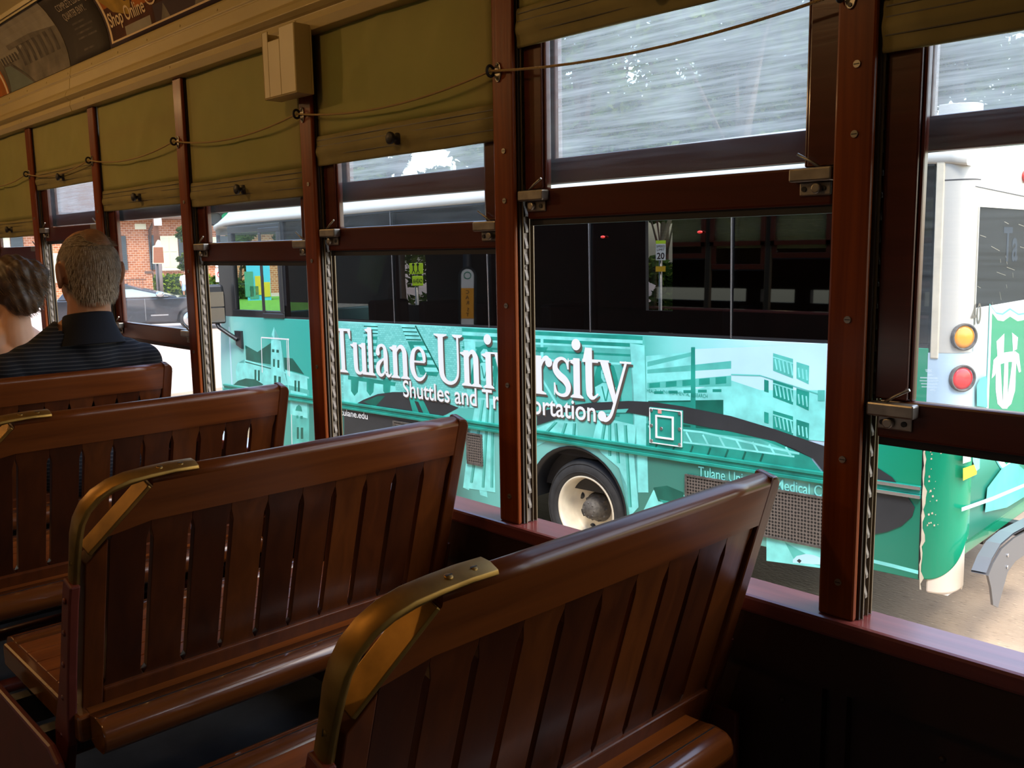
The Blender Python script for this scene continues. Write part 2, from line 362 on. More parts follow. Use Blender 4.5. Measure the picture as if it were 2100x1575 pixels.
# ------------------------------------------------------------------ windows: fixed outer sash (structure) and raised inner sash
sash_z = {-0: -.249, 1: .086, 2: .032, 3: .007, 4: -.264, 5: .0925, 6: .020, 7: -.1, 8: .02}
sash_where = {0: 'window at the right edge, before the bus tail', 1: 'large middle window, right of the central post', 2: 'window just left of the central post',
              3: 'window showing the bus front and mirror', 4: 'window behind the dark car, rail low beside the man', 5: 'window above the grey-haired man',
              6: 'window above the woman', 7: 'far window ahead of the woman', 8: 'farthest window'}
for n in range(0, 9):
    a, b = yp(n - 1) + PW + .002, yp(n) - .002          # opening between two posts
    # outer sash
    fr = MB(); X0, X1 = 1.320, 1.342
    zb = .125
    fr.box(X0, X1, a, b, zb, zb + .048); fr.box(X0, X1, a, b, .58, .63)
    fr.box(X0, X1, a, a + .052, zb, .6); fr.box(X0, X1, b - .052, b, zb, .6)
    o = struct(fr.build('window_%d' % (n + 1), 'sash', bevel=.003), None)
    MB().poly([(1.330, a + .05, zb + .046), (1.330, b - .05, zb + .046), (1.330, b - .05, .585), (1.330, a + .05, .585)]).build('pane', 'haze', o)
    # inner sash
    zr = sash_z[n]; h = .056; rr = MB(); X0, X1 = 1.2845, 1.306
    lab = 'maroon raised window sash in the ' + sash_where[n]
    y_a, y_b = a + .010, b - .010
    s = thing('sliding_window', (X0, (a + b) / 2, zr - h / 2), lab, 'window sash', 'raised inner window sashes'); s['kind'] = 'thing'
    c = (a + b) / 2; top = .70
    def L(x0, x1, y0, y1, z0, z1): return (x0 - X0, x1 - X0, y0 - c, y1 - c, z0 - (zr - h / 2), z1 - (zr - h / 2))
    MB().box(*L(X0, X1, y_a, y_b, zr - h / 2, zr + h / 2)).build('bottom_rail', 'sash', s, bevel=.004)
    MB().box(*L(X0 + .008, X1 - .004, y_a, y_b, zr - h / 2 - .012, zr - h / 2)).build('weather_strip', 'black', s)
    zt = min(zr + top, .655)
    for q0, q1 in ((y_a - .006, y_a + .042), (y_b - .042, y_b + .006)):
        MB().box(*L(X0, X1, q0, q1, zr + h / 2, zt)).box(*L(X0 + .004, X1 - .002, (q1 if q0 < c else q0 - .006), (q1 + .006 if q0 < c else q0), zr + h / 2, zt)).build('stile', 'sash', s, bevel=.003)
    if zr + top < .66: MB().box(*L(X0, X1, y_a, y_b, zt - .035, zt)).build('top_rail', 'sash', s)
    pa = L(X0 + .011, 0, y_a + .040, y_b - .040, zr + h / 2 - .004, zt); MB().poly([(pa[0], pa[2], pa[4]), (pa[0], pa[3], pa[4]), (pa[0], pa[3], pa[5]), (pa[0], pa[2], pa[5])]).build('pane', 'hazeLight', s)
    if n == 0:
        em = MB(); q3 = lambda x, y: (lambda p: (p.x - X0, p.y - c, p.z - (zr - h / 2)))(onX(x, y, X0 + .0105))
        em.poly([q3(1897, 757), (q3(1909, 757)), q3(1912, 763), q3(1899, 763)])
        for i, (x0, x1) in enumerate(((1902, 1912), (1887, 1923), (1886, 1925), (1889, 1922), (1890, 1921), (1908, 1918))): em.poly([q3(x0, 767 + 6.2 * i), q3(x1, 768 + 6.2 * i), q3(x1, 770.5 + 6.2 * i), q3(x0, 769.5 + 6.2 * i)])
        em.build('etched_mark', 'haze', s)
    for sg, yy in ((-1, y_a), (1, y_b)):
        la = MB(); ym = yy - sg * .026; zz = zr + h / 2 - .022
        la.box(*L(X0 - .020, X0, ym - .034, ym + .034, zz, zz + .020))
        lo = la.build('latch', 'steel', s, bevel=.003)
        pl = MB(); pl.box(*L(X0 - .004, X0, ym - .026, ym + .024, zz - .020, zz)); pl.build('latch_plate', 'steel', lo, bevel=.002)
        kn = MB(); kx = L(X0, X0, ym - sg * -.004, 0, zz - .010, 0)
        kn.disc((-.004, ym + sg * .006 - c, zz - .010 - (zr - h / 2)), (-1, 0, 0), .0075, .009, 14); kn.build('knob', 'steel', lo, bevel=.002)
        sr = MB()
        for dy in (-.015, .016): sr.disc((-.004, ym + dy - c, zz - .010 - (zr - h / 2)), (-1, 0, 0), .004, .002, 10)
        sr.build('screw', 'black', lo)
        lv = MB(); z_ = zz + .02 - (zr - h / 2)
        lv.tube([(-.010, ym + sg * .014 - c, z_ - .002), (-.012, ym - sg * .004 - c, z_ + .010), (-.012, ym - sg * .024 - c, z_ + .021)], .0022, 8); lv.build('lever', 'steel', lo)

# ------------------------------------------------------------------ roller blinds
def blind_mat():
    m, n, l, b = newmat('olive blind cloth')
    tc = n.new('ShaderNodeTexCoord'); wv = n.new('ShaderNodeTexNoise'); wv.inputs['Scale'].default_value = 9; wv.inputs['Detail'].default_value = 5
    l.new(tc.outputs['Object'], wv.inputs['Vector'])
    cr = n.new('ShaderNodeValToRGB'); cr.color_ramp.elements[0].color = (.27, .235, .070, 1); cr.color_ramp.elements[1].color = (.36, .31, .098, 1)
    l.new(wv.outputs['Fac'], cr.inputs['Fac']); l.new(cr.outputs[0], b.inputs['Base Color']); b.inputs['Roughness'].default_value = .7
    b.inputs['Specular IOR Level'].default_value = .25
    tl = n.new('ShaderNodeBsdfTranslucent'); tl.inputs[0].default_value = (.060, .070, .020, 1); ad = n.new('ShaderNodeAddShader')
    l.new(b.outputs[0], ad.inputs[0]); l.new(tl.outputs[0], ad.inputs[1]); l.new(ad.outputs[0], n['Material Output'].inputs[0])
    return m
M['blind'] = blind_mat()
M['hem'] = pm('stitched hem cloth', (.25, .205, .068), .75, var=.12, vs=14)
blind_bot = {0: .257, 1: .379, 2: .2127, 3: .143, 4: .158, 5: .271, 6: .090, 7: .10, 8: .12}
blind_where = {0: 'at the top right corner of the view, mostly rolled up', 1: 'over the large middle window, mostly rolled up', 2: 'right of the cream leaflet box, pulled nearly half down',
               3: 'left of the cream leaflet box, over the bus front', 4: 'above the dark car and brick house', 5: 'above the grey-haired man, with pale sky under it', 6: 'at the far left edge above the woman',
               7: 'at the far end ahead of the woman', 8: 'farthest of the row'}
for n in range(0, 9):
    a, b = yp(n - 1) + PW + .0078, yp(n) - .0078; zb = blind_bot[n]; X = 1.2745; hem = .072; c = (a + b) / 2
    t = thing('roller_blind', (X, c, zb), 'olive cloth roller blind ' + blind_where[n], 'blind', 'olive roller blinds')
    top = LB + .06; nu, nv = 26, 22; rnd = random.Random(n * 13 + 5)
    folds = [(rnd.uniform(0, 1), rnd.choice((-1, 1)) * rnd.uniform(.25, .6), rnd.uniform(.025, .05), rnd.uniform(.004, .0085)) for _ in range(5)]
    V = []; F = []
    for j in range(nv + 1):
        for i in range(nu + 1):
            fu, fv = i / nu, j / nv; dx = 0
            for u0, sl, wd, am in folds:
                d = (fu - u0 - sl * fv) / wd; dx += am * math.exp(-d * d) * math.sin(PI * min(1, fv * 1.1)) * math.sin(PI * fu)
            V.append((-dx - .0015 * math.sin(fu * 9 + n), (a + fu * (b - a)) - c, hem + fv * (top - zb - hem)))
    for j in range(nv):
        for i in range(nu): p = j * (nu + 1) + i; F.append((p, p + 1, p + nu + 2, p + nu + 1))
    o = from_py('cloth', V, F, ['blind'], t)
    for p in o.data.polygons: p.use_smooth = True
    sm = o.modifiers.new('thickness', 'SOLIDIFY'); sm.thickness = .0012; sm.offset = 1
    hm = MB(); pr = []
    zs = [0, .004, .012, .020, .028, .034, .040, .050, .058, .066, hem]
    xs = [.002, .004, .0035, .0045, .0075, .0085, .0075, .0045, .005, .0042, .0015]
    rings = []
    for i in range(13):
        y = a - .004 + (b - a + .008) * i / 12 - c
        rings.append([(-x - .001 * math.sin(i * 1.1 + n) * (1 if 0 < i < 12 else 0), y, z + .0015 * math.sin(i * .8 + n)) for x, z in zip(xs, zs)] + [(.002, y, z) for z in zs[::-1]])
    hm.loft(rings); hm.build('hem', 'hem', t)
    sg = MB()
    for z in (.022, .046, .060):
        sg.box(-.0062 if z > .04 else -.0056, -.004, a - c, b - c, z - .0008, z + .0008)
    sg.build('stitching', 'strip', t)
    kb = MB(); zk = .034; yk = -.01
    kb.lathe((-.006, yk, zk), (-1, 0, 0), [(0, .013), (.004, .013), (.006, .006), (.016, .006), (.018, .013), (.024, .014), (.027, .010), (.028, .001)], 18)
    kb.build('pull_knob', 'iron', t)

# ------------------------------------------------------------------ bell cord and eyelets
EYZ, EYY = .3417, 1.3538
eye_lab = {0: 'small steel cord eyelet on the post at the top right', 1: 'small steel cord eyelet on the central post', 2: 'small steel cord eyelet below the cream leaflet box',
           3: 'small steel cord eyelet on the post before the bus front', 4: 'small steel cord eyelet on the post above the grey-haired man', 5: 'small steel cord eyelet on the post above the woman',
           6: 'small steel cord eyelet on the far post', 7: 'small steel cord eyelet on the farthest post'}
cp = []
for k in range(-1, 8):
    y = EYY + (k - 1) * PITCH
    if k >= 0:
        t = thing('cord_eyelet', (PX, y, EYZ), eye_lab[k], 'eyelet', 'cord eyelets on the window posts')
        pl = MB(); pl.prism([(0, .009 * math.cos(i * PI / 8) - .012, .019 * math.sin(i * PI / 8) - .003) for i in range(16)], (-.003, 0, 0)); pl.build('plate', 'steel', t, bevel=.001)
        rg = MB(); ring = [Vector((-.010 + .0 , .008 * math.cos(i * 2 * PI / 16), .010 * math.sin(i * 2 * PI / 16))) for i in range(17)]
        ring = [Vector((-.010 + .009 * math.cos(i * 2 * PI / 16), 0, .010 * math.sin(i * 2 * PI / 16))) for i in range(17)]
        rg.tube(ring, .003, 8, up=(0, 1, 0)); rg.build('ring', 'iron', t)
        for dz in (-.016, .011): MB().disc((-.003, -.012, dz), (-1, 0, 0), .003, .0015, 10).build('screw', 'black', t)
    for i in range(10):
        f = i / 10; cp.append((PX - .010, y + f * PITCH, EYZ - .027 * 4 * f * (1 - f) * (1.0 if k != 0 else .8)))
mb = MB(); mb.tube(cp, .0024, 8); tag(mb.build('signal_cord', 'cord'), 'thin tan bell cord strung along the window posts through eyelets', 'cord')

# ------------------------------------------------------------------ leaflet holder
t = thing('leaflet_box', (1.247, 2.05, .377), 'cream plastic leaflet box fixed on a post top under the moulding', 'leaflet box')
bx = MB(); bx.box(-.005, 0, -.075, .078, .0, .172)
bx.box(-.048, -.005, -.075, -.072, 0, .16); bx.box(-.048, -.005, .075, .078, 0, .16); bx.box(-.048, -.005, -.072, .075, 0, .003)
bx.box(-.048, -.045, -.072, -.005, .003, .16); bx.box(-.048, -.045, .050, .075, .003, .16); bx.box(-.048, -.045, -.005, .050, .003, .135)
bx.build('box_shell', 'cream', t, bevel=.002)
MB().box(-.042, -.012, -.066, .068, .006, .12).build('divider', 'creamflat', t)

# ------------------------------------------------------------------ benches
ZT = -.340; YS = .6924; XC = .835
SD, CD = .2759, .9612
def bk(x, t, o=0.0): return Vector((x - XC, SD * t - CD * o, (ZT - FZ) - CD * t - SD * o))
NB = Vector((0, CD, SD))           # towards the front of the seat back
def make_bench():
    r = thing('tram_bench', (XC, YS, FZ), '', 'bench', 'slatted benches with brass corner handles')
    X0, X1 = .4485, 1.2225
    TH = .030
    # top rail with a rounded crown, cut off at the aisle corner
    def rail(mb, xa, xb, t0, t1, crown):
        rings = []
        cs = [(.0, t1), (.0, t0 + .016), (.003, t0 + .007), (.009, t0 + .0015), (.015, t0), (.021, t0 + .0015), (.027, t0 + .007), (.030, t0 + .016), (.030, t1)] if crown else [(0, t1), (0, t0), (TH, t0), (TH, t1)]
        for x, cut in ((xa, 1), (xb, 0)):
            rings.append([bk(x, t, -o) for o, t in cs])
        mb.loft(rings, smooth=False)
    tr = MB(); t1 = .080
    cs = [(-.001, t1), (-.001, .018), (.003, .008), (.009, .002), (.015, 0), (.021, .002), (.028, .008), (.031, .018), (.031, t1)]
    rings = []
    cs = [(-.001, t1), (-.001, .0135)] + [(.0115 - .0125 * math.cos(a), .0135 - .0125 * math.sin(a)) for a in [PI / 2 * i / 6 for i in range(1, 6)]] + [(.0115, .001), (.015, .0005), (.0185, .001)] + [(.0185 + .0125 * math.sin(a), .0135 - .0125 * math.cos(a)) for a in [PI / 2 * i / 6 for i in range(1, 6)]] + [(.031, .0135), (.031, t1)]
    for x in (.563, .70, .85, 1.0, 1.1, 1.192): rings.append([bk(x, t, -o) for o, t in cs])
    tr.loft(rings, smooth=True, caps=True)
    tr.prism([bk(x, t, .001) for x, t in ((.4965, .0925), (.563, .019), (.563, .080), (.4965, .0930))], NB * .032)
    o = tr.build('top_rail', 'rail', r)
    for p in o.data.polygons:
        if p.area > .004: p.use_smooth = False
    # window-side stile with the rounded top corner
    ws = MB()
    pts = [(1.1915, .470)] + [(1.1915, .0)] + [(1.200 + .0225 * math.sin(a), .0225 - .0225 * math.cos(a)) for a in [i * PI / 2 / 6 for i in range(7)]] + [(1.2225, .470)]
    ws.prism([bk(x, t, .001) for x, t in pts], NB * .032)
    ws.build('stile', 'stile', r, bevel=.004)
    # aisle stile, cut on the diagonal under the brass corner
    as_ = MB()
    as_.prism([bk(x, t, .001) for x, t in ((.463, .470), (.463, .136), (.4965, .0985), (.4965, .470))], NB * .032)
    as_.build('stile', 'stile', r, bevel=.002)
    # ten slats with keyhole gaps between them
    sl = MB(); w = (1.1915 - .4965) / 10; rnd = random.Random(3); order = [0, 1, 0, 2, 0, 1, 2, 1, 0, 2]
    for i in range(10):
        a, b = .4965 + w * i, .4965 + w * (i + 1); g = .0055
        p = [(a, .076), (b, .076), (b, .096), (b - g * .5, .106), (b - g, .118), (b - g, .372), (b, .384), (b, .39), (a, .39), (a, .384), (a + g, .372), (a + g, .118), (a + g * .5, .106), (a, .096)]
        if i == 0: p = [(.515, .078)] + p[1:12] + [(a + g, .104)]
        sl.prism([bk(x, t, -.006) for x, t in p], NB * .014, order[i])
    sl.build('back_slats', ['slatA', 'slatB', 'slatC'], r, bevel=.0008)
    br = MB(); br.prism([bk(x, t, .0015) for x, t in ((.4965, .383), (1.1915, .383), (1.1915, .462), (.4965, .462))], NB * .031)
    br.build('bottom_rail', 'stile', r, bevel=.003)
    # brass corner handle: flat strap over the top, bent down the aisle side, with a diagonal brace
    path = [(.638, .0), (.60, -.001), (.56, .001), (.528, .004), (.502, .011), (.480, .024), (.464, .042), (.455, .064), (.4515, .090), (.4505, .13), (.4495, .185)]
    hs = MB(); rings = []
    for i, (x, t) in enumerate(path):
        p0 = path[max(i - 1, 0)]; p1 = path[min(i + 1, len(path) - 1)]
        dx, dt = p1[0] - p0[0], p1[1] - p0[1]; ln = math.hypot(dx, dt); nx, nt = dt / ln, -dx / ln     # outward in the plane of the back
        if nt > 0 and nx > 0: nx, nt = -nx, -nt
        nx, nt = (-abs(nx), -abs(nt))
        th = .008 if i > 2 else .005
        wd = .017 if i < 9 else .014
        ring = []
        for (q, e) in ((-wd, -.002), (-wd * .85, .003), (0, .0055), (wd * .85, .003), (wd, -.002), (wd * .8, -th), (-wd * .8, -th)):
            ring.append(bk(x + nx * e, t + nt * e, -.015 + q))
        rings.append(ring)
    hs.loft(rings); h = hs.build('corner_handle', 'brass', r, bevel=.001)
    dg = MB(); d0, d1 = (.558, .018), (.468, .118); dx, dt = d1[0] - d0[0], d1[1] - d0[1]; ln = math.hypot(dx, dt); nx, nt = -dt / ln * .0035, dx / ln * .0035
    dg.prism([bk(d0[0] + nx, d0[1] + nt, .0025), bk(d1[0] + nx, d1[1] + nt, .0025), bk(d1[0] - nx, d1[1] - nt, .0025), bk(d0[0] - nx, d0[1] - nt, .0025)], NB * .036)
    dg.build('corner_brace', 'brass', r, bevel=.0015)
    for (x, t, top) in ((.612, 0, 1), (.578, 0, 1), (.4505, .135, 0), (.450, .172, 0)):
        s = MB(); ax = Vector((0, -SD, CD)) if top else Vector((-1, 0, 0))
        c = bk(x, t, -.013) + ax * (.004 if top else .003)
        s.lathe(c, ax, [(-.001, .0055), (.001, .0052), (.0022, .0036), (.0027, .0003)], 14, 0, True)
        a = ax.cross(NB).normalized(); q = c + ax * .0026
        s.prism([q + a * .0046 + NB * .0007, q + a * .0046 - NB * .0007, q - a * .0046 - NB * .0007, q - a * .0046 + NB * .0007], ax * .0003, 1)
        s.build('screw', ['brass', 'black'], h)
    # iron swing arm below the brass
    ia = MB(); wd = .016
    L = [(.444, .168, .0165), (.4425, .20, .0165), (.4415, .33, .0175), (.4405, .40, .023), (.4395, .46, .032), (.4395, .50, .026), (.4395, .56, .021), (.4395, .66, .021)]
    rings = []
    for x, t, q in L: rings.append([bk(x - .004, t, -.012 - q), bk(x - .004, t, -.012 + q), bk(x + .012, t, -.012 + q), bk(x + .012, t, -.012 - q)])
    ia.loft(rings, smooth=False); ia_o = ia.build('swing_arm', 'maroon', r, bevel=.003)
    for t in (.20, .26, .32, .385, .46):
        c = bk(.4375, t, -.012); MB().lathe(c, (-1, 0, 0), [(-.001, .0055), (.0015, .005), (.003, .001)], 12, 0, True).build('bolt', 'maroon', ia_o)
    ib = MB(); ib.prism([bk(1.224, .30, .0), bk(1.224, .66, .0), bk(1.224, .66, -.03), bk(1.224, .30, -.03)], (.008, 0, 0)); ib.build('swing_arm', 'maroon', r, bevel=.003)
    # seat boards
    zs = (-.735) - FZ; ya, yb = .085, .470
    sb = MB(); n = 7; w = (yb - ya) / n
    for i in range(n): sb.box(.468 - XC, 1.14 - XC, ya + w * i + .0012, ya + w * (i + 1) - .0012, zs - .022, zs)
    sb.build('seat_boards', 'seat', r, bevel=.0015)
    MB().box(.446 - XC, .468 - XC, ya - .004, yb + .02, zs - .042, zs + .003).build('seat_edge', 'nosing', r, bevel=.005)
    for yy, nm in ((ya - .028, 0), (yb + .028, 1)):
        ns = MB(); cs = [(-.024, -.047), (-.032, -.040), (-.036, -.028), (-.036, -.016), (-.032, -.006), (-.024, .001), (-.012, .004), (.0, .005), (.028, .002), (.028, -.040), (.010, -.048)]
        sg = 1 if nm == 0 else -1
        ns.loft([[(x - XC, yy + sg * q, zs + z) for q, z in cs] for x in (.464, .468, 1.131, 1.135)], smooth=True)
        no = ns.build('seat_nosing', 'nosing', r)
        gr = MB(); gr.box(.468 - XC, 1.132 - XC, yy + sg * -.004 - .0008, yy + sg * -.004 + .0008, zs + .0045, zs + .0056); gr.build('groove_line', 'black', no)
    for q in ((.50, .11), (.50, .145)):
        pass
    # pressed steel end plate at the aisle and the frame below
    ep = MB(); pl = [(.10, 0), (.10, .20), (.06, .26), (.045, .31), (.050, .350), (.075, .388), (.11, .405), (.44, .405), (.49, .38), (.51, .33), (.50, .26), (.46, .2), (.46, 0)]
    ep.prism([(.405 - XC, y, z) for y, z in pl], (.014, 0, 0)); e_o = ep.build('end_plate', 'maroon', r, bevel=.005)
    for y, z in ((.075, .345), (.48, .345)): MB().lathe((.405 - XC, y, z), (-1, 0, 0), [(-.001, .007), (.002, .006), (.003, .001)], 12, 0, True).build('bolt', 'brass', e_o)
    MB().box(1.236 - XC, 1.248 - XC, .08, .50, 0, .42).build('end_plate', 'maroon', r, bevel=.004)
    ff = MB()
    ff.box(.419 - XC, 1.236 - XC, .20, .23, .33, .385); ff.box(.419 - XC, 1.236 - XC, .36, .39, .33, .385)
    ff.build('under_frame', 'iron', r)
    MB().tube([(.419 - XC, .115, .215), (1.236 - XC, .115, .215)], .016, 12).build('foot_rail', 'maroon', r)
    MB().tube([(.419 - XC, .44, .215), (1.236 - XC, .44, .215)], .016, 12).build('foot_rail', 'maroon', r)
    return r
bench_lab = ['nearest slatted wooden bench, its rounded end under the perforated bus grille', 'second slatted wooden bench from the camera, its end beside the bus rear wheel',
             'third slatted wooden bench, its end before the bus front wrap picture', 'fourth slatted wooden bench, the grey-haired man leans against it', 'slatted wooden bench in front of the man, the woman leans against it']
b0 = make_bench()
for k in range(5):
    o = b0 if k == 0 else copy_tree(b0)
    o.location = (XC, YS + PITCH * k, FZ); o['label'] = bench_lab[k]

# ------------------------------------------------------------------ advert cards in the cove
M['adGrey'] = pm('card photo grey', (.20, .17, .13), .7, spec=.15, var=.35, vs=9)
M['adPale'] = pm('card pale grey', (.34, .30, .23), .7, spec=.15, var=.12, vs=14)
M['adDark'] = pm('card charcoal', (.062, .05, .040), .7, spec=.15)
M['adMid'] = pm('card mid grey', (.12, .10, .08), .7, spec=.15, var=.4, vs=25)
M['adText'] = pm('card lettering', (.52, .44, .34), .7, spec=.15)
M['adOrange'] = pm('card orange', (.45, .13, .018), .7, spec=.15, var=.3, vs=7)
M['adRust'] = pm('card rust', (.09, .026, .010), .7, spec=.15, var=.5, vs=11)
M['adPurple'] = pm('card aubergine', (.065, .040, .045), .7, spec=.15)
M['adYellow'] = pm('card mustard', (.42, .25, .04), .7, spec=.15, var=.3, vs=12)
M['adCream'] = pm('card cream ink', (.82, .62, .38), .7, spec=.15)
M['adGreen'] = pm('card grey green', (.17, .20, .17), .7, spec=.15, var=.1)
def card(name, y0, y1, label, base, build):
    """y0 is the end nearer the camera (right-hand edge of the card)"""
    yc = (y0 + y1) / 2; x, z = cove(.12)
    t = thing(name, (x, yc, z), label, 'advert card', 'advert cards above the blinds')
    def P(s, h, off): a, b = cove(.006 + h * .238, .002 + off); return (a - x, (y1 - s * (y1 - y0)) - yc, b - z)
    g = MB(); g.loft([[P(s, h / 10, .0) for h in range(11)] for s in (0, .25, .5, .75, 1)], closed=False)
    b = g.build('card', base, t); sm = b.modifiers.new('card thickness', 'SOLIDIFY'); sm.thickness = .001
    lay = [.0012]
    def patch(nm, mats, polys, off=None):
        m = MB()
        for mi, pts in polys:
            lay[0] += .00012
            # subdivide every polygon in h so it follows the curve
            hs = [p[1] for p in pts]
            bm = bmesh.new(); bm.faces.new([bm.verts.new((p[0], p[1], 0)) for p in pts])
            for c in range(1, 10):
                hh = c / 10
                if min(hs) < hh < max(hs): bmesh.ops.bisect_plane(bm, geom=bm.verts[:] + bm.edges[:] + bm.faces[:], plane_co=(0, hh, 0), plane_no=(0, 1, 0))
            vm = {v: m.bm.verts.new(P(v.co.x, v.co.y, lay[0])) for v in bm.verts}
            for f in bm.faces: m.bm.faces.new([vm[v] for v in f.verts]).material_index = mi
            bm.free()
        return m.build(nm, mats, t)
    def text(nm, body, s, h, width, hh, mat, bold=0):
        m = MB(); add_text(m, body, lambda a, c: P(s + a, h + c, .0032), width, hh, 0, bold); return m.build(nm, mat, t)
    build(patch, text); return t
R4 = lambda a, b, c, d: [(a, b), (c, b), (c, d), (a, d)]
def c1(patch, text):
    P = [(0, R4(.0, .45, 1, 1)), (1, [(.0, .0), (.42, .0), (.30, .22), (.12, .40), (0, .42)])]
    P += [(2, [(.42, .0), (1, .0), (1, .62), (.60, .70), (.30, .50), (.30, .22)])]
    P += [(3, R4(.34 + .09 * i, .30, .385 + .09 * i, .62)) for i in range(7)]
    P += [(2, R4(.22, .62, .62, .70)), (0, [(.62, .70), (1, .62), (1, .80)])]
    P += [(4, R4(.02 + .05 * i, .44, .045 + .05 * i, .56)) for i in range(6)] + [(3, [(.12, .40), (.42, .0), (.45, .0), (.14, .43)])]
    patch('picture', ['adPale', 'adGreen', 'adGrey', 'adMid', 'adMid'], P)
card('advert_card', 3.615, 4.32, 'grey advert card with a faded picture of balconied buildings', 'adGrey', c1)
def c2(patch, text):
    text('lettering', 'COMPLETE LUXE.', .24, .74, .58, .10, 'adText'); text('lettering', 'QUARTER ENVY.', .26, .60, .54, .10, 'adText')
    patch('small_print', ['adMid'], [(0, R4(.34, .50 - i * .07, .34 + wd, .525 - i * .07)) for i, wd in enumerate((.30, .44, .40, .46))] + [(0, R4(.40, .12, .66, .15))])
    patch('white_strokes', ['adCream'], [(0, [(.86 + .03 * i, .98 - i * .02), (.875 + .03 * i, .98 - i * .02), (.895 + .03 * i, .70), (.885 + .03 * i, .70)]) for i in range(3)])
card('advert_card', 3.235, 3.61, 'charcoal advert card reading COMPLETE LUXE QUARTER ENVY', 'adDark', c2)
def c3(patch, text):
    P = [(0, R4(.015, .05, .80, 1)), (1, R4(.03, .075, .785, 1)), (2, R4(.03, .5, .22, 1)), (3, [(.03, .62), (.09, .42), (.20, .30), (.24, .5), (.12, .95), (.05, 1)]), (4, [(.10, .95), (.16, .55), (.21, .45), (.20, .8), (.15, 1)]),
         (2, [(.24, .35), (.42, .35), (.44, .9), (.36, 1), (.26, 1)]), (4, [(.27, .62), (.40, .66), (.40, 1), (.27, 1)]), (3, [(.45, .58), (.78, .62), (.78, 1), (.45, 1)]), (5, R4(.14, .075, .33, .19)), (4, R4(.36, .075, .785, .28)), (6, [(.62, .075), (.66, .34), (.70, .075)]), (6, [(.40, .075), (.43, .26), (.46, .075)])]
    patch('picture', ['adCream', 'adRust', 'adOrange', 'adYellow', 'adPurple', 'adPale', 'adGrey'], P)
    text('lettering', 'Shop Online', .04, .25, .27, .19, 'adCream', .012); text('lettering', '@www.gallery', .325, .36, .46, .24, 'adCream', .0)
card('advert_card', 2.20, 3.230, 'brown and orange advert card reading Shop Online', 'adPurple', c3)
def c4(patch, text): patch('picture', ['adOrange', 'adRust', 'adCream'], [(0, [(.55, .0), (.97, .0), (.90, .6), (.6, 1), (.3, 1)]), (1, R4(0, 0, .5, .5)), (2, [(.93, 0), (.955, 0), (.87, .62), (.58, 1), (.56, 1), (.84, .6)])])
card('advert_card', 4.325, 5.1, 'advert card with an orange shape at the far left edge', 'adGrey', c4)

# ------------------------------------------------------------------ ceiling lamps (the warm bulbs of the car)
bulbm = emit('warm bulb', (1, .62, .28), 12)
for i, (x, y) in enumerate(((-.25, -.6), (-.25, 1.5), (-.25, 3.6), (-.25, 5.7))):
    t = thing('ceiling_lamp', (x, y, 1.05), ['warm bare bulb lamp on the ceiling behind the camera', 'warm bare bulb lamp on the ceiling over the nearest benches', 'warm bare bulb lamp on the ceiling over the man', 'warm bare bulb lamp on the ceiling at the far end'][i], 'lamp', 'bare bulbs along the ceiling')
    MB().lathe((0, 0, .05), (0, 0, -1), [(0, .05), (.02, .05), (.035, .02), (.06, .018)], 20, 0, True).build('base', 'brass', t)
    MB().sphere((0, 0, -.045), (.03, .03, .038)).build('bulb', bulbm, t)
    l = bpy.data.lights.new('bulb_light', 'POINT'); l.energy = (.5, 8.5, 18.5, 18.5)[i]; l.color = (1, .60, .26); l.shadow_soft_size = .04
    lo = bpy.data.objects.new('bulb_light', l); COL.objects.link(lo); lo.parent = t; lo.location = (0, 0, -.11)

# ================================================================== PEOPLE
def blob(name, shapes, mat, parent, origin, voxel=.007, smooth=4, disp=None, cut=None):
    """one continuous surface grown round tapered limbs and ellipsoids"""
    mb = MB()
    for s in shapes:
        if s[0] == 'c': mb.capsule(s[1], s[2], s[3], s[4])
        elif s[0] == 'e':
            b4 = set(mb.bm.verts); mb.sphere((0, 0, 0), s[2], u=24, v=14)
            rot = Matrix.Rotation(s[3], 3, s[4]) if len(s) > 3 else Matrix.Identity(3)
            for v in mb.bm.verts:
                if v not in b4: v.co = rot @ v.co + Vector(s[1])
    tmp = mb.build('tmp', mat)
    rm = tmp.modifiers.new('r', 'REMESH'); rm.mode = 'VOXEL'; rm.voxel_size = voxel
    s_ = tmp.modifiers.new('s', 'SMOOTH'); s_.factor = .6; s_.iterations = smooth
    dg = bpy.context.evaluated_depsgraph_get(); dg.update()
    me = bpy.data.meshes.new_from_object(tmp.evaluated_get(dg)); me.name = name
    old = tmp.data; bpy.data.objects.remove(tmp); bpy.data.meshes.remove(old)
    bm = bmesh.new(); bm.from_mesh(me)
    if cut: bmesh.ops.delete(bm, geom=[v for v in bm.verts if cut(v.co)], context='VERTS')
    if disp:
        bm.normal_update()
        for v in bm.verts: v.co += v.normal * disp(v.co)
    for f in bm.faces: f.smooth = True
    bmesh.ops.translate(bm, verts=bm.verts, vec=-Vector(origin)); bm.to_mesh(me); bm.free()
    me.materials.clear(); me.materials.append(M[mat] if isinstance(mat, str) else mat)
    o = bpy.data.objects.new(name, me); COL.objects.link(o); o.parent = parent; return o
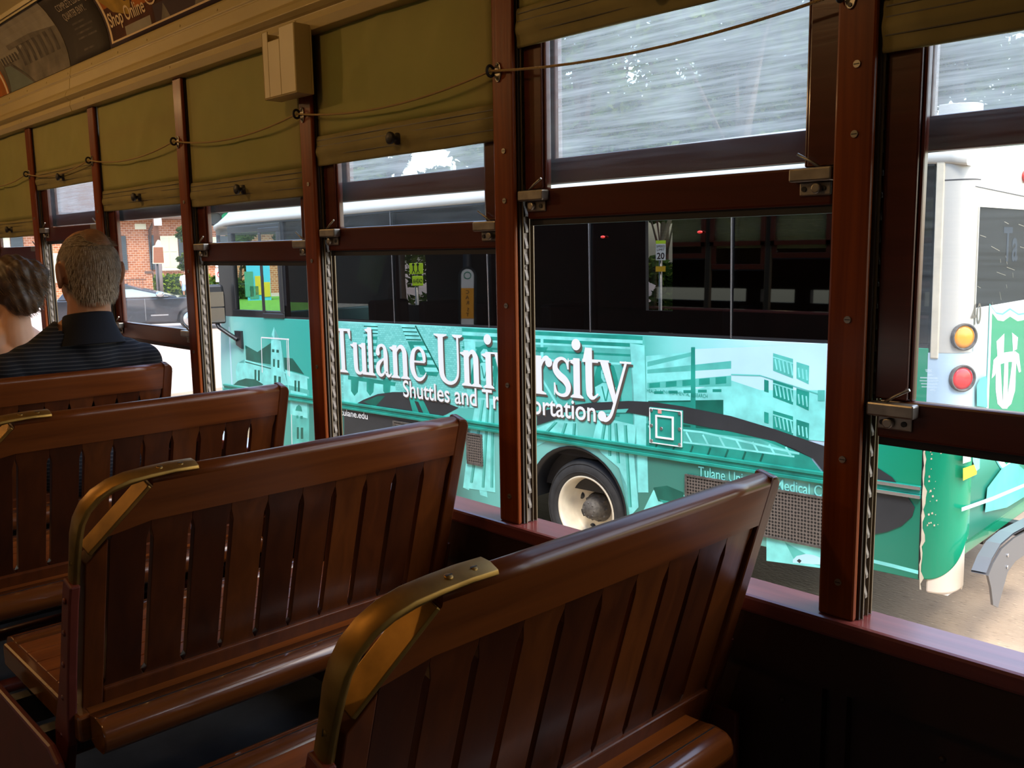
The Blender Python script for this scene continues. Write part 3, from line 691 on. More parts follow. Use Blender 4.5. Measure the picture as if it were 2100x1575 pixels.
def seated(o, hip, shoulder_w, sh_z, neck_top, head_c, hs, build):
    """skeleton of a seated figure facing +Y; returns limb shapes, head shapes"""
    x, y = hip[0], hip[1]; hz = hip[2]; B = []
    shy = y - .015
    # trunk
    B += [('e', (x, y + .02, hz + .03), (.175 * build, .13, .12)), ('e', (x, y + .035, hz + .17), (.150 * build, .112, .15)), ('e', (x, y + .02, sh_z - .135), (.178 * build, .112, .17)),
          ('e', (x, y + .0, sh_z - .045), (shoulder_w * .37, .085, .075)),
          ('c', (x - shoulder_w * .30, shy, sh_z - .035), .055, (x + shoulder_w * .30, shy, sh_z - .035), .055),
          ('c', (x - shoulder_w * .22, shy, sh_z - .01), .045, (x, shy + .01, sh_z + .055), .052), ('c', (x + shoulder_w * .22, shy, sh_z - .01), .045, (x, shy + .01, sh_z + .055), .052)]
    for sg in (-1, 1):
        S = Vector((x + sg * shoulder_w * .42, shy, sh_z - .055)); E = Vector((x + sg * shoulder_w * .45, y + .03, sh_z - .32)); H = Vector((x + sg * .13, y + .27, hz + .055))
        B += [('c', S, .058, E, .042), ('c', E, .041, H, .028)]
        K = Vector((x + sg * .11, y + .45, hz - .01)); A = Vector((x + sg * .11, y + .43, FZ + .09))
        B += [('c', (x + sg * .10, y + .05, hz), .092, K, .062), ('c', K, .060, A, .040), ('c', A + Vector((0, -.03, -.045)), .040, A + Vector((0, .15, -.055)), .032)]
        # palm, four fingers and a thumb resting on the thigh
        W = H + Vector((-sg * .012, .045, .0)); B += [('e', H + Vector((-sg * .008, .045, -.004)), (.038, .048, .017))]
        for q in range(4):
            f0 = H + Vector((-sg * .008 + (q - 1.5) * .019, .085, -.004)); ln = (.060, .072, .068, .052)[q]
            f1 = f0 + Vector(((q - 1.5) * .004, ln * .55, -.006)); f2 = f1 + Vector(((q - 1.5) * .001, ln * .45, -.016)); B += [('c', f0, .0095, f1, .0085), ('c', f1, .0085, f2, .007)]
        B += [('c', H + Vector((-sg * .030, .025, .0)), .013, H + Vector((-sg * .056, .062, -.004)), .009)]
    return B
def head_shapes(c, s, tilt=0.0, turn=0.0):
    """head facing +Y then turned (about Z) and tilted; c is the skull centre"""
    c = Vector(c); rot = Matrix.Rotation(turn, 3, 'Z') @ Matrix.Rotation(-tilt, 3, 'X')
    def P(x, y, z): return c + rot @ Vector((x * s, y * s, z * s))
    H = [('e', P(0, -.005, .015), (.078 * s, .098 * s, .098 * s)), ('e', P(0, .035, -.05), (.062 * s, .062 * s, .075 * s)), ('e', P(0, .055, -.095), (.036 * s, .034 * s, .028 * s)),
         ('e', P(0, .066, .03), (.055 * s, .03 * s, .05 * s)), ('c', P(0, .092, .005), .012 * s, P(0, .112, -.032), .016 * s), ('e', P(0, .097, -.068), (.024 * s, .011 * s, .009 * s)),
         ('c', P(-.045, .082, .022), .009 * s, P(-.012, .092, .020), .008 * s), ('c', P(.045, .082, .022), .009 * s, P(.012, .092, .020), .008 * s),
         ('e', P(0, -.045, -.045), (.058 * s, .05 * s, .06 * s))]
    for sg in (-1, 1):   # ears: rim, lobe
        H += [('e', P(sg * .083, -.012, -.012), (.009 * s, .022 * s, .034 * s), sg * .30, 'Z'), ('e', P(sg * .089, -.022, .000), (.007 * s, .013 * s, .026 * s), sg * .5, 'Z'), ('e', P(sg * .080, -.006, -.042), (.007 * s, .010 * s, .012 * s))]
    return H, P
def face(P, s, parent, origin):
    for sg in (-1, 1):
        MB().sphere(P(sg * .031, .082, .004) - Vector(origin), .011 * s).build('eye', 'white', parent)
        MB().sphere(P(sg * .031, .0915, .004) - Vector(origin), .0045 * s).build('iris', 'black', parent)
    MB().tube([P(-.022, .104, -.068) - Vector(origin), P(0, .108, -.067) - Vector(origin), P(.022, .104, -.068) - Vector(origin)], .003 * s, 6).build('mouth', 'adRust', parent)
def hair_strands(name, pts, mat, parent, origin, ln, rnd, wid=.0011):
    V = []; F = []
    for p, nrm, flow in pts:
        d = (nrm * .30 + flow).normalized(); sd = d.cross(nrm)
        if sd.length < 1e-3: continue
        sd.normalize(); L_ = ln * rnd.uniform(.6, 1.25); sd2 = (sd + Vector((rnd.uniform(-.4, .4), rnd.uniform(-.4, .4), rnd.uniform(-.4, .4)))).normalized() * wid
        a = p - Vector(origin); i = len(V)
        V += [a - sd2, a + sd2, a + d * L_ * .55 + sd2 * .7, a + d * L_ * .55 - sd2 * .7, a + (d * .9 - nrm * .15).normalized() * L_]
        F += [(i, i + 1, i + 2, i + 3), (i + 3, i + 2, i + 4)]
    return from_py(name, V, F, [mat], parent)
def rows_on(me, origin, count, rnd, ok):
    """random points on a finished mesh where ok(point) holds"""
    out = []; polys = me.polygons; n = len(polys)
    while len(out) < count:
        p = polys[rnd.randrange(n)]; c = p.center + Vector(origin)
        pr = ok(c)
        if pr and rnd.random() < pr: out.append((c + Vector((rnd.uniform(-.003, .003),) * 3), p.normal.copy()))
        else:
            count -= 0.02
    return out

# --- the man
def polo_mat():
    m, n, l, b = newmat('navy polo knit with thin grey stripes')
    tc = n.new('ShaderNodeTexCoord'); sx = n.new('ShaderNodeSeparateXYZ'); l.new(tc.outputs['Object'], sx.inputs[0])
    nz = n.new('ShaderNodeTexNoise'); nz.inputs['Scale'].default_value = 6; l.new(tc.outputs['Object'], nz.inputs[0])
    ma = n.new('ShaderNodeMath'); ma.operation = 'MULTIPLY_ADD'; ma.inputs[1].default_value = .012; l.new(nz.outputs['Fac'], ma.inputs[0]); l.new(sx.outputs['Z'], ma.inputs[2])
    mo = n.new('ShaderNodeMath'); mo.operation = 'MODULO'; mo.inputs[1].default_value = .0115; l.new(ma.outputs[0], mo.inputs[0])
    lt = n.new('ShaderNodeMath'); lt.operation = 'LESS_THAN'; lt.inputs[1].default_value = .0036; l.new(mo.outputs[0], lt.inputs[0])
    mx = n.new('ShaderNodeMix'); mx.data_type = 'RGBA'; l.new(lt.outputs[0], mx.inputs[0]); mx.inputs[6].default_value = (.008, .009, .014, 1); mx.inputs[7].default_value = (.038, .038, .042, 1)
    l.new(mx.outputs[2], b.inputs['Base Color']); b.inputs['Roughness'].default_value = .85; b.inputs['Specular IOR Level'].default_value = .2
    return m
M['polo'] = polo_mat(); M['collar'] = pm('navy collar knit', (.007, .008, .013), .85, spec=.2); M['trouser'] = pm('khaki trouser', (.10, .08, .05), .85)
M['greyhair'] = pm('grey brown hair', (.17, .125, .085), .75, var=.45, vs=60, spec=.2); M['greystrand'] = pm('silver hair strands', (.33, .27, .21), .6, spec=.3)
M['brownhair'] = pm('brown hair', (.050, .025, .011), .5, var=.5, vs=35); M['blonde'] = pm('dark blonde strands', (.13, .072, .028), .5, var=.3, vs=40)
mo_ = (1.00, 2.99, FZ)
man = thing('person', mo_, 'grey-haired man seen from behind in a navy striped polo shirt, seated on a bench', 'person')
hipm = (.985, 2.985, -.66); shz = -.285; hc = (1.024, 2.935, -.040)
body = seated(mo_, hipm, .47, shz, -.15, hc, 1.0, 1.05)
hd, HP = head_shapes(hc, 1.06, tilt=-.05)
neck = [('c', (1.022, 2.955, -.27), .068, (1.024, 2.945, -.11), .060)]
bo = blob('body', body + hd + neck, 'skin', man, mo_, .0055, 4)
face(HP, 1.06, man, mo_)
def infl(sh, e, keep):
    out = []
    for s in sh:
        if s[0] == 'c' and keep(s): out.append(('c', s[1], s[2] + e, s[3], s[4] + e))
        elif s[0] == 'e' and keep(s): out.append(('e', s[1], tuple(q + e for q in s[2])) + tuple(s[3:]))
    return out
trunk = body[:7]; armsU = [s for s in body if s[0] == 'c' and s[2] == .058]
sleeve = [('c', s[1], .064, Vector(s[1]).lerp(Vector(s[3]), .80), .055) for s in armsU]
blob('polo_shirt', infl(trunk, .012, lambda s: True) + sleeve + [('c', (1.02, 2.95, -.30), .075, (1.022, 2.948, -.235), .070)], 'polo', man, mo_, .008, 5, cut=lambda c: c.z > -.222 and abs(c.x - 1.022) < .09)
co = MB(); rings = []
for dz, r0 in ((-.262, .103), (-.246, .092), (-.215, .080), (-.186, .075), (-.176, .0765), (-.180, .081), (-.210, .088), (-.240, .101), (-.270, .118)):
    rings.append([(1.018 - mo_[0] + r0 * .88 * math.cos(i * 2 * PI / 28), 2.950 - mo_[1] + r0 * .88 * math.sin(i * 2 * PI / 28), dz - FZ + .012 * math.cos(i * 2 * PI / 28 + PI / 2) ) for i in range(28)])
co.loft(rings, caps=False); co.build('collar', 'collar', man)
legs = [s for s in body if s[0] == 'c' and (s[2] in (.092, .060))]
blob('trousers', infl(legs + [body[0]], .010, lambda s: True), 'trouser', man, mo_, .01, 4)
sh = MB()
for sg in (-1, 1):
    A = Vector((hipm[0] + sg * .11 - mo_[0], hipm[1] + .43 - mo_[1], .055)); sh.sphere(A + Vector((0, .06, -.005)), (.052, .145, .05))
sh.build('shoes', 'black', man)
hair_c = Vector(hc)
def hair_zone(c):
    p = (c - hair_c)
    if p.z < -.085 or p.y > .045 - .2 * max(0, -p.z): return 0
    if p.z > .062 and p.y > -.055: return .25 if p.z < .10 else .12
    return 1
hs_ = [('e', HP(0, -.010, .012), (.0865, .106, .1055)), ('e', HP(0, -.048, -.045), (.066, .060, .062))]
blob('hair', hs_, 'greyhair', man, mo_, .006, 2, cut=lambda c: (c - hair_c).y > .052 - .55 * max(0, -(c - hair_c).z) or (c - hair_c).z < -.098 or (abs(c.x - hair_c.x) > .073 and abs((c - hair_c).y + .012) < .034 and (c - hair_c).z < .03))
crown = [('e', HP(0, -.006, .022), (.060, .085, .1045))]
rnd = random.Random(4)
hm_ = [o for o in kids(man) if o.name.startswith('hair')][0]
pts = [(c, n, Vector((0, .1, -1)) if (c - hair_c).z < .07 else Vector((.3, -.5, -.1))) for c, n in rows_on(hm_.data, mo_, 5200, rnd, lambda c: .35 if (c - hair_c).z > .075 else 1)]
hair_strands('hair_strands', pts, 'greystrand', man, mo_, .016, rnd, .0007)
M['scalp'] = pm('thinning crown', (.20, .095, .045), .6, var=.25, vs=50)
blob('thin_crown', [('e', HP(.006, -.030, .060), (.052, .062, .0615))], 'scalp', man, mo_, .005, 2)

# --- the woman
wo = (1.015, 3.70, FZ)
woman = thing('person', wo, 'woman seen from behind with pinned-up brown hair and bare shoulders, seated ahead', 'person')
hipw = (1.005, 3.70, -.67); hcw = (1.012, 3.66, -.105)
bodyw = seated(wo, hipw, .37, -.315, -.2, hcw, .93, .92)
hdw, HW = head_shapes(hcw, .96, tilt=.12, turn=.25)
bw = blob('body', bodyw + hdw + [('c', (1.015, 3.665, -.31), .052, (1.012, 3.665, -.17), .046)], 'skin2', woman, wo, .0055, 4)
face(HW, .96, woman, wo)
trw = bodyw[:3]
M['dress'] = pm('black summer dress', (.012, .012, .014), .8)
blob('dress', infl(trw, .009, lambda s: True), 'dress', woman, wo, .009, 4, cut=lambda c: c.z > -.43)
for sg in (-1, 1):
    st = MB(); pth = [(1.015 + sg * .085 - wo[0], 3.70 - .103 - wo[1], -.44 - FZ), (1.015 + sg * .105 - wo[0], 3.70 - .102 - wo[1], -.36 - FZ), (1.015 + sg * .105 - wo[0], 3.70 - .065 - wo[1], -.285 - FZ), (1.015 + sg * .10 - wo[0], 3.70 - .005 - wo[1], -.272 - FZ), (1.015 + sg * .09 - wo[0], 3.70 + .09 - wo[1], -.36 - FZ)]
    st.tube(pth, .007, 8); st.build('strap', 'dress', woman)
blob('skirt', infl([s for s in bodyw if s[0] == 'c' and s[2] == .092], .012, lambda s: True), 'dress', woman, wo, .01, 4)
hwv = Vector(hcw)
blob('hair', [('e', HW(0, -.012, .018), (.085, .104, .100)), ('e', HW(0, -.052, -.048), (.066, .060, .064)), ('e', HW(.025, -.10, .03), (.055, .042, .055)), ('e', HW(-.015, -.098, .045), (.05, .035, .045)), ('e', HW(.04, -.085, -.01), (.036, .036, .05)), ('c', HW(.05, -.07, .06), .03, HW(.06, -.06, -.03), .022)],
     'brownhair', woman, wo, .006, 2, disp=lambda c: .0025 * math.sin(c.x * 190 + c.z * 60) , cut=lambda c: (c - hwv).y > .040 - .6 * max(0, -(c - hwv).z) or (c - hwv).z < -.115)
hh = [o for o in kids(woman) if o.name.startswith('hair')][0]
pts = [(c, n, Vector((.5, -.2, -.8 + rnd.uniform(-.3, .6)))) for c, n in rows_on(hh.data, wo, 1500, rnd, lambda c: 1 if c.x > hwv.x + .03 else .25)]
hair_strands('hair_strands', pts, 'blonde', woman, wo, .020, rnd, .0007)

# ================================================================== THE BUS
BD = 5.2                         # distance of the bus side from the eye
_L = ray(-921.4493, 584.046).normalized(); _Up = (Vector((0, 0, 1)) - _L * _L.z).normalized(); _N = _L.cross(_Up)
GZ = -2.30                       # street level under the bus
UB, WB = 4.3, -2.30              # bus root: on the ground beside its rear wheel
def side(px, py): r = ray(px, py); r = r * (BD / r.dot(_N)); return r.dot(_L), r.dot(_Up)
def rear(px, py, u): r = ray(px, py); r = r * (u / r.dot(_L)); return r.dot(_N) - BD, r.dot(_Up)
def B(u, n, w): return Vector((u - UB, -n, w - WB))
bus = thing('bus', (0, 0, 0), 'teal and white university shuttle bus with picture wrap, right outside the windows', 'bus')
bus.matrix_world = Matrix(((_L.x, -_N.x, _Up.x, 0), (_L.y, -_N.y, _Up.y, 0), (_L.z, -_N.z, _Up.z, 0), (0, 0, 0, 1)))
bus.location = _L * UB + _N * BD + _Up * WB
UR, UC, UF = 1.66, 1.846, 9.62   # rear face, rear end of the side, front
WBELT, WTOP, WSK = -.545, .452, -1.87
BW = 2.42
def wrap_mat():
    """printed vinyl: teal blur in front, pale brick, teal stone, pale building, green tail; darker band under the rub rail"""
    m, n, l, b = newmat('teal wrap vinyl')
    tc = n.new('ShaderNodeTexCoord'); sx = n.new('ShaderNodeSeparateXYZ'); l.new(tc.outputs['Object'], sx.inputs[0])
    nz = n.new('ShaderNodeTexNoise'); nz.inputs['Scale'].default_value = 1.6; nz.inputs['Detail'].default_value = 5; l.new(tc.outputs['Object'], nz.inputs[0])
    ma = n.new('ShaderNodeMath'); ma.operation = 'MULTIPLY_ADD'; ma.inputs[1].default_value = .5; l.new(nz.outputs['Fac'], ma.inputs[0]); l.new(sx.outputs['X'], ma.inputs[2])
    mr = n.new('ShaderNodeMapRange'); mr.inputs['From Min'].default_value = 1.7 - UB + .25; mr.inputs['From Max'].default_value = 9.7 - UB + .25; l.new(ma.outputs[0], mr.inputs[0])
    cr = n.new('ShaderNodeValToRGB'); l.new(mr.outputs[0], cr.inputs[0]); e = cr.color_ramp.elements
    stops = [(1.9, (.005, .27, .14)), (2.25, (.01, .33, .22)), (2.45, (.62, .78, .92)), (2.9, (.50, .85, .90)), (3.5, (.22, .72, .66)), (3.85, (.03, .38, .31)), (4.3, (.18, .62, .55)), (5.6, (.10, .50, .43)), (6.0, (.20, .70, .64)), (7.2, (.26, .72, .66)), (7.6, (.03, .42, .34)), (8.6, (.06, .46, .38)), (9.2, (.25, .68, .62)), (9.6, (.30, .70, .66))]
    e[0].position = (stops[0][0] - 1.7) / 8; e[0].color = (*stops[0][1], 1); e[1].position = (stops[-1][0] - 1.7) / 8; e[1].color = (*stops[-1][1], 1)
    for p, c in stops[1:-1]: q = e.new((p - 1.7) / 8); q.color = (*c, 1)
    # band below the rub rail
    cr2 = n.new('ShaderNodeValToRGB'); l.new(mr.outputs[0], cr2.inputs[0]); e = cr2.color_ramp.elements
    st2 = [(1.9, (.006, .20, .12)), (2.3, (.02, .24, .16)), (2.6, (.20, .52, .45)), (3.3, (.04, .24, .18)), (3.8, (.05, .22, .17)), (4.2, (.24, .62, .56)), (5.4, (.14, .48, .42)), (5.9, (.035, .10, .085)), (7.2, (.03, .11, .09)), (8.2, (.04, .34, .28)), (9.6, (.20, .55, .5))]
    e[0].position = (st2[0][0] - 1.7) / 8; e[0].color = (*st2[0][1], 1); e[1].position = (st2[-1][0] - 1.7) / 8; e[1].color = (*st2[-1][1], 1)
    for p, c in st2[1:-1]: q = e.new((p - 1.7) / 8); q.color = (*c, 1)
    lt = n.new('ShaderNodeMath'); lt.operation = 'LESS_THAN'; lt.inputs[1].default_value = -1.365 - WB; l.new(sx.outputs['Z'], lt.inputs[0])
    mx = n.new('ShaderNodeMix'); mx.data_type = 'RGBA'; l.new(lt.outputs[0], mx.inputs[0]); l.new(cr.outputs[0], mx.inputs[6]); l.new(cr2.outputs[0], mx.inputs[7])
    l.new(mx.outputs[2], b.inputs['Base Color']); b.inputs['Roughness'].default_value = .28; b.inputs['Coat Weight'].default_value = .3
    return m
M['wrap'] = wrap_mat()
def brick_mat(name, c1, c2, mortar, scale, axes='XZ', r=.4, sq=(.5, .25)):
    m, n, l, b = newmat(name); tc = n.new('ShaderNodeTexCoord'); sx = n.new('ShaderNodeSeparateXYZ'); cb = n.new('ShaderNodeCombineXYZ')
    l.new(tc.outputs['Object'], sx.inputs[0]); l.new(sx.outputs[axes[0]], cb.inputs[0]); l.new(sx.outputs[axes[1]], cb.inputs[1])
    t = n.new('ShaderNodeTexBrick'); l.new(cb.outputs[0], t.inputs['Vector']); t.inputs['Scale'].default_value = scale
    t.inputs['Color1'].default_value = (*c1, 1); t.inputs['Color2'].default_value = (*c2, 1); t.inputs['Mortar'].default_value = (*mortar, 1)
    t.inputs['Mortar Size'].default_value = .02; t.inputs['Brick Width'].default_value = sq[0]; t.inputs['Row Height'].default_value = sq[1]
    l.new(t.outputs[0], b.inputs['Base Color']); b.inputs['Roughness'].default_value = r; return m
M['wBrick'] = brick_mat('printed pale teal brick', (.24, .72, .66), (.15, .58, .52), (.10, .48, .42), 14)
M['wLight'] = pm('print light cyan', (.24, .78, .72), .3, var=.22, vs=7)
M['wPale'] = pm('print ice blue', (.52, .82, .90), .3, var=.08, vs=2)
M['wMid'] = pm('print mid teal', (.10, .50, .43), .3, var=.25, vs=5)
M['wTeal'] = pm('print deep teal', (.02, .30, .23), .3, var=.3, vs=5)
M['wDark'] = pm('print dark green', (.008, .12, .085), .3, var=.3, vs=6)
M['wGrey'] = pm('print charcoal swoosh', (.035, .037, .040), .35, var=.15, vs=4)
M['wGreen'] = pm('tail green paint', (.006, .27, .14), .22, coat=.5)
M['wWhite'] = pm('print white', (.86, .86, .85), .3)
M['wShadow'] = pm('print brown outline', (.10, .075, .06), .4)
M['wOlive'] = pm('print bronze', (.16, .12, .04), .4)
M['busWhite'] = pm('bus white gelcoat', (.58, .54, .47), .3, coat=.3, var=.03, vs=3)
M['busDark'] = pm('bus black trim', (.018, .018, .020), .35, coat=.2)
M['busInt'] = pm('bus interior grey', (.055, .05, .05), .7)
M['tint'] = clear_glass('dark tinted bus glass', (.13, .135, .14), 1.7)
M['clear'] = clear_glass('clear cab glass', (.82, .90, .86), .8)
M['chrome'] = pm('rub rail aluminium', (.62, .62, .62), .22, metal=.9)
M['rubber'] = pm('tyre rubber', (.028, .026, .025), .75, var=.3, vs=12)
M['rim'] = pm('cream wheel enamel', (.72, .62, .46), .4, var=.12, vs=9)
M['hub'] = pm('dusty hub iron', (.10, .085, .07), .7, var=.4, vs=40)
def grille_mat():
    m, n, l, b = newmat('perforated grille steel')
    tc = n.new('ShaderNodeTexCoord'); mp = n.new('ShaderNodeMapping'); l.new(tc.outputs['Object'], mp.inputs[0]); sx = n.new('ShaderNodeSeparateXYZ'); l.new(mp.outputs[0], sx.inputs[0])
    cb = n.new('ShaderNodeCombineXYZ')
    a = n.new('ShaderNodeMath'); a.operation = 'MULTIPLY'; a.inputs[1].default_value = 46; l.new(sx.outputs['X'], a.inputs[0]); l.new(a.outputs[0], cb.inputs[0])
    c = n.new('ShaderNodeMath'); c.operation = 'MULTIPLY'; c.inputs[1].default_value = 46; l.new(sx.outputs['Z'], c.inputs[0]); l.new(c.outputs[0], cb.inputs[1])
    vo = n.new('ShaderNodeTexVoronoi'); vo.voronoi_dimensions = '2D'; vo.inputs['Scale'].default_value = 1; vo.inputs['Randomness'].default_value = .12; l.new(cb.outputs[0], vo.inputs['Vector'])
    cr = n.new('ShaderNodeValToRGB'); cr.color_ramp.interpolation = 'CONSTANT'; cr.color_ramp.elements[0].color = (.02, .017, .015, 1); cr.color_ramp.elements[1].position = .36; cr.color_ramp.elements[1].color = (.19, .155, .13, 1)
    l.new(vo.outputs['Distance'], cr.inputs[0]); l.new(cr.outputs[0], b.inputs['Base Color']); b.inputs['Roughness'].default_value = .5; b.inputs['Metallic'].default_value = .2
    return m
M['grille'] = grille_mat()

# side panel under the windows, with the wheel arches cut out
RWU, RWW, RWR = 4.325, -1.905, .402
FWU = 9.02
sp = MB(); pts = [(UC, WBELT), (UF - .05, WBELT), (UF, WBELT - .25), (UF + .05, -1.2), (UF + .03, WSK)]
def arch(u0): return [(u0 + .065 + .475 * math.cos(a), RWW + .03 + .460 * math.sin(a)) for a in [PI * i / 20 for i in range(21)]]
pts += [(FWU + .56, WSK)] + arch(FWU) + [(FWU - .52, -2.03)] + [(RWU + .56, -2.03)] + arch(RWU) + [(RWU - .42, WSK), (UC, WSK)]
sp.prism([B(u, 0, w) for u, w in pts], (0, -.05, 0))
sp.build('side_panel', 'wrap', bus, bevel=.004)
# inner body: floor, far side, ends, roof
ib = MB()
def bbox(mb, u0, u1, n0, n1, w0, w1, mi=0): mb.box(u0 - UB, u1 - UB, -n1, -n0, w0 - WB, w1 - WB, mi); return mb
bbox(ib, UR + .1, UF, .06, BW - .05, -1.50, -1.42); bbox(ib, RWU - .6, RWU + .6, .06, .62, -1.5, -1.3)
bbox(ib, UR + .2, UF - .1, .06, .10, -1.42, WBELT - .02)
ib.build('floor_pan', 'busInt', bus)
def thru(px, py): r = ray(px, py); r = r * ((BD + BW) / r.dot(_N)); return r.dot(_L)
oa, ob_ = thru(880, 560), thru(822, 560); oc, od = thru(1385, 530), thru(1330, 530)
fw = MB(); bbox(fw, UR, UF, BW - .05, BW, -1.85, WBELT); bbox(fw, UR, UF, BW - .05, BW, .36, WTOP + .05)
for u0, u1 in ((UR, oc), (od, oa), (ob_, thru(596, 560))): bbox(fw, u0, u1, BW - .05, BW, WBELT, .36)
fw.build('far_side', 'busInt', bus)
rf = MB()
prof_r = [(0.0, WTOP), (-.012, WTOP + .012), (-.012, WTOP + .05), (0, WTOP + .06), (.02, .60), (.10, .70), (.30, .755), (BW / 2, .79), (BW - .3, .755), (BW - .10, .70), (BW - .02, .60), (BW, WTOP)]
rings = []
for u, sc_, dz in ((UR + .02, .90, -.14), (UR + .10, .97, -.06), (UR + .30, 1, 0), (UF - .55, 1, 0), (UF - .28, .985, -.035), (UF - .12, .95, -.12), (UF - .03, .9, -.25)):
    rings.append([B(u, BW / 2 + (n_ - BW / 2) * (1 if n_ <= 0.02 or n_ >= BW - .02 else sc_), w_ + (dz if w_ > .55 else dz * .2)) for n_, w_ in prof_r])
rf.loft(rings); rf.build('roof', 'busWhite', bus)
bx_ = MB(); bbox(bx_, 6.72, 6.76, 1.0, 1.04, .76, .92); bx_.build('roof_antenna', 'busWhite', bus)
# window band: black frame rails and panes
fb = MB(); bbox(fb, UC, 9.50, .0, .05, WTOP - .015, WTOP); bbox(fb, UC, 9.40, .002, .05, WBELT, WBELT + .02)
seams = [UC] + [side(x, y)[0] for x, y in ((1500, 560), (1209, 560), (1000, 560), (805, 560))] + [side(580, 600)[0]]
for u in seams[1:-1]: bbox(fb, u - .03, u + .03, .021, .05, WBELT, WTOP)
bbox(fb, seams[-1] - .05, seams[-1], .006, .05, WBELT, WTOP)
fb.build('window_frame', 'busDark', bus)
for i in range(len(seams) - 1):
    g = MB(); g.poly([B(seams[i] + .006, .004, WBELT + .012), B(seams[i + 1] - .006, .004, WBELT + .012), B(seams[i + 1] - .006, .020, WTOP - .012), B(seams[i] + .006, .020, WTOP - .012)])
    g.build('side_window', 'tint', bus)
for u in seams[1:-1]: sm_ = MB(); bbox(sm_, u - .005, u + .005, -.003, -.0005, WBELT + .005, WTOP - .005); sm_.build('window_seam', 'chrome', bus)
# pale valance just inside the top of the glass, red clearance reflections put in as small beads
va = MB(); va.prism([B(UC + .1, .09, WTOP - .02), B(7.6, .09, WTOP - .02), B(7.6, .40, WTOP - .17), B(UC + .1, .40, WTOP - .17)], (0, 0, .015)); va.build('overhead_rack', pm('rack grey', (.30, .30, .31), .4), bus)
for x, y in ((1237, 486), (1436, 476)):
    u, w_ = side(x, y); MB().sphere(B(u, -.004, w_), (.020, .010, .010), u=12, v=8).build('red_reflection', pm('reflection red', (.75, .03, .02), .3), bus)
# cab window with two sliding panes
cw = MB(); uA, uB = side(580, 590)[0], side(474, 590)[0]; uM = side(537, 590)[0]
wlo, whi = WBELT + .0, WTOP - .40 + .02
def frame(mb, u0, u1, w0, w1, t, n0, n1):
    bbox(mb, u0, u1, n0, n1, w0, w0 + t); bbox(mb, u0, u1, n0, n1, w1 - t, w1); bbox(mb, u0, u0 + t, n0, n1, w0 + t, w1 - t); bbox(mb, u1 - t, u1, n0, n1, w0 + t, w1 - t)
frame(cw, uA, uB, WBELT, WTOP - .02, .075, -.004, .05); frame(cw, uA, uM, WBELT + .0, WTOP - .06, .05, -.012, .0); bbox(cw, uA, uB, -.003, .05, .10, .16)
cw.build('cab_window_frame', 'busDark', bus, bevel=.006)
MB_ = MB(); bbox(MB_, uA + .03, uB - .05, .02, .024, WBELT + .04, WTOP - .05); MB_.build('cab_window', 'clear', bus)
wf = MB(); bbox(wf, uB, UF - .06, -.002, .05, WBELT, .12); wf.build('cab_pillar', 'busDark', bus)
wsd = MB(); wsd.prism([B(UF - .06, .05, WBELT), B(UF - .06, BW - .05, WBELT), B(UF - .30, BW - .05, .50), B(UF - .30, .05, .50)], (.01, 0, 0)); wsd.build('windscreen', 'clear', bus)
fp = MB(); bbox(fp, UF - .08, UF, .02, BW - .02, -1.9, WBELT); fp.build('front_panel', 'wrap', bus, bevel=.02)
# bus seats seen dimly through the tinted glass
st = MB(); bbox(st, 0 + UB - .04, UB + .04, .0, .44, WB, WB + .66); bbox(st, UB - .04, UB + .42, .0, .44, WB, WB + .10)
seat0 = None
for i, u in enumerate((2.5, 3.25, 4.9, 5.65, 6.4, 7.15)):
    q = MB(); bbox(q, u - .05, u + .05, .25, .70, -1.05, -.36); bbox(q, u - .05, u + .42, .25, .70, -1.06, -.96); q.build('passenger_seat', 'busInt', bus, bevel=.03)
st.bm.free()
# rub rail
tr_ = MB()
for w0, w1, d in ((-1.345, -1.322, .022), (-1.372, -1.345, .012), (-1.395, -1.372, .022)): bbox(tr_, UC + .01, UF - .02, -d, .01, w0, w1)
tr_.build('rub_rail', 'wTeal', bus, bevel=.004)
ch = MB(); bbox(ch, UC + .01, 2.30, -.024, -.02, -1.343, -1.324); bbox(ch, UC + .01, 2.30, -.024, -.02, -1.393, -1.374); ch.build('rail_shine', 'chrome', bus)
# ---- wrap artwork: traced shapes printed on the side
class Print:
    def __init__(s, start): s.m = MB(); s.mats = []; s.k = 0; s.start = start
    def add(s, mat, pts, uw=False):
        if mat not in s.mats: s.mats.append(mat)
        s.k += 1; off = s.start + s.k * .00003
        q = pts if uw else [side(*p) for p in pts]
        s.m.poly([B(u, -off, w_) for u, w_ in q], s.mats.index(mat)); return s
    def rect(s, mat, x0, y0, x1, y1, sl=0.0):
        dy = sl * (x1 - x0); return s.add(mat, [(x0, y0), (x1, y0 + dy), (x1, y1 + dy), (x0, y1)])
    def line(s, mat, p0, p1, t):
        a, b = Vector(side(*p0)), Vector(side(*p1)); d = (b - a).normalized(); nn = Vector((-d.y, d.x)) * t / 2
        return s.add(mat, [a + nn, b + nn, b - nn, a - nn], True)
    def end(s, name, parent): bmesh.ops.triangulate(s.m.bm, faces=[f for f in s.m.bm.faces if len(f.verts) > 4]); return s.m.build(name, s.mats, parent, fix=False)
P = Print(.0006)
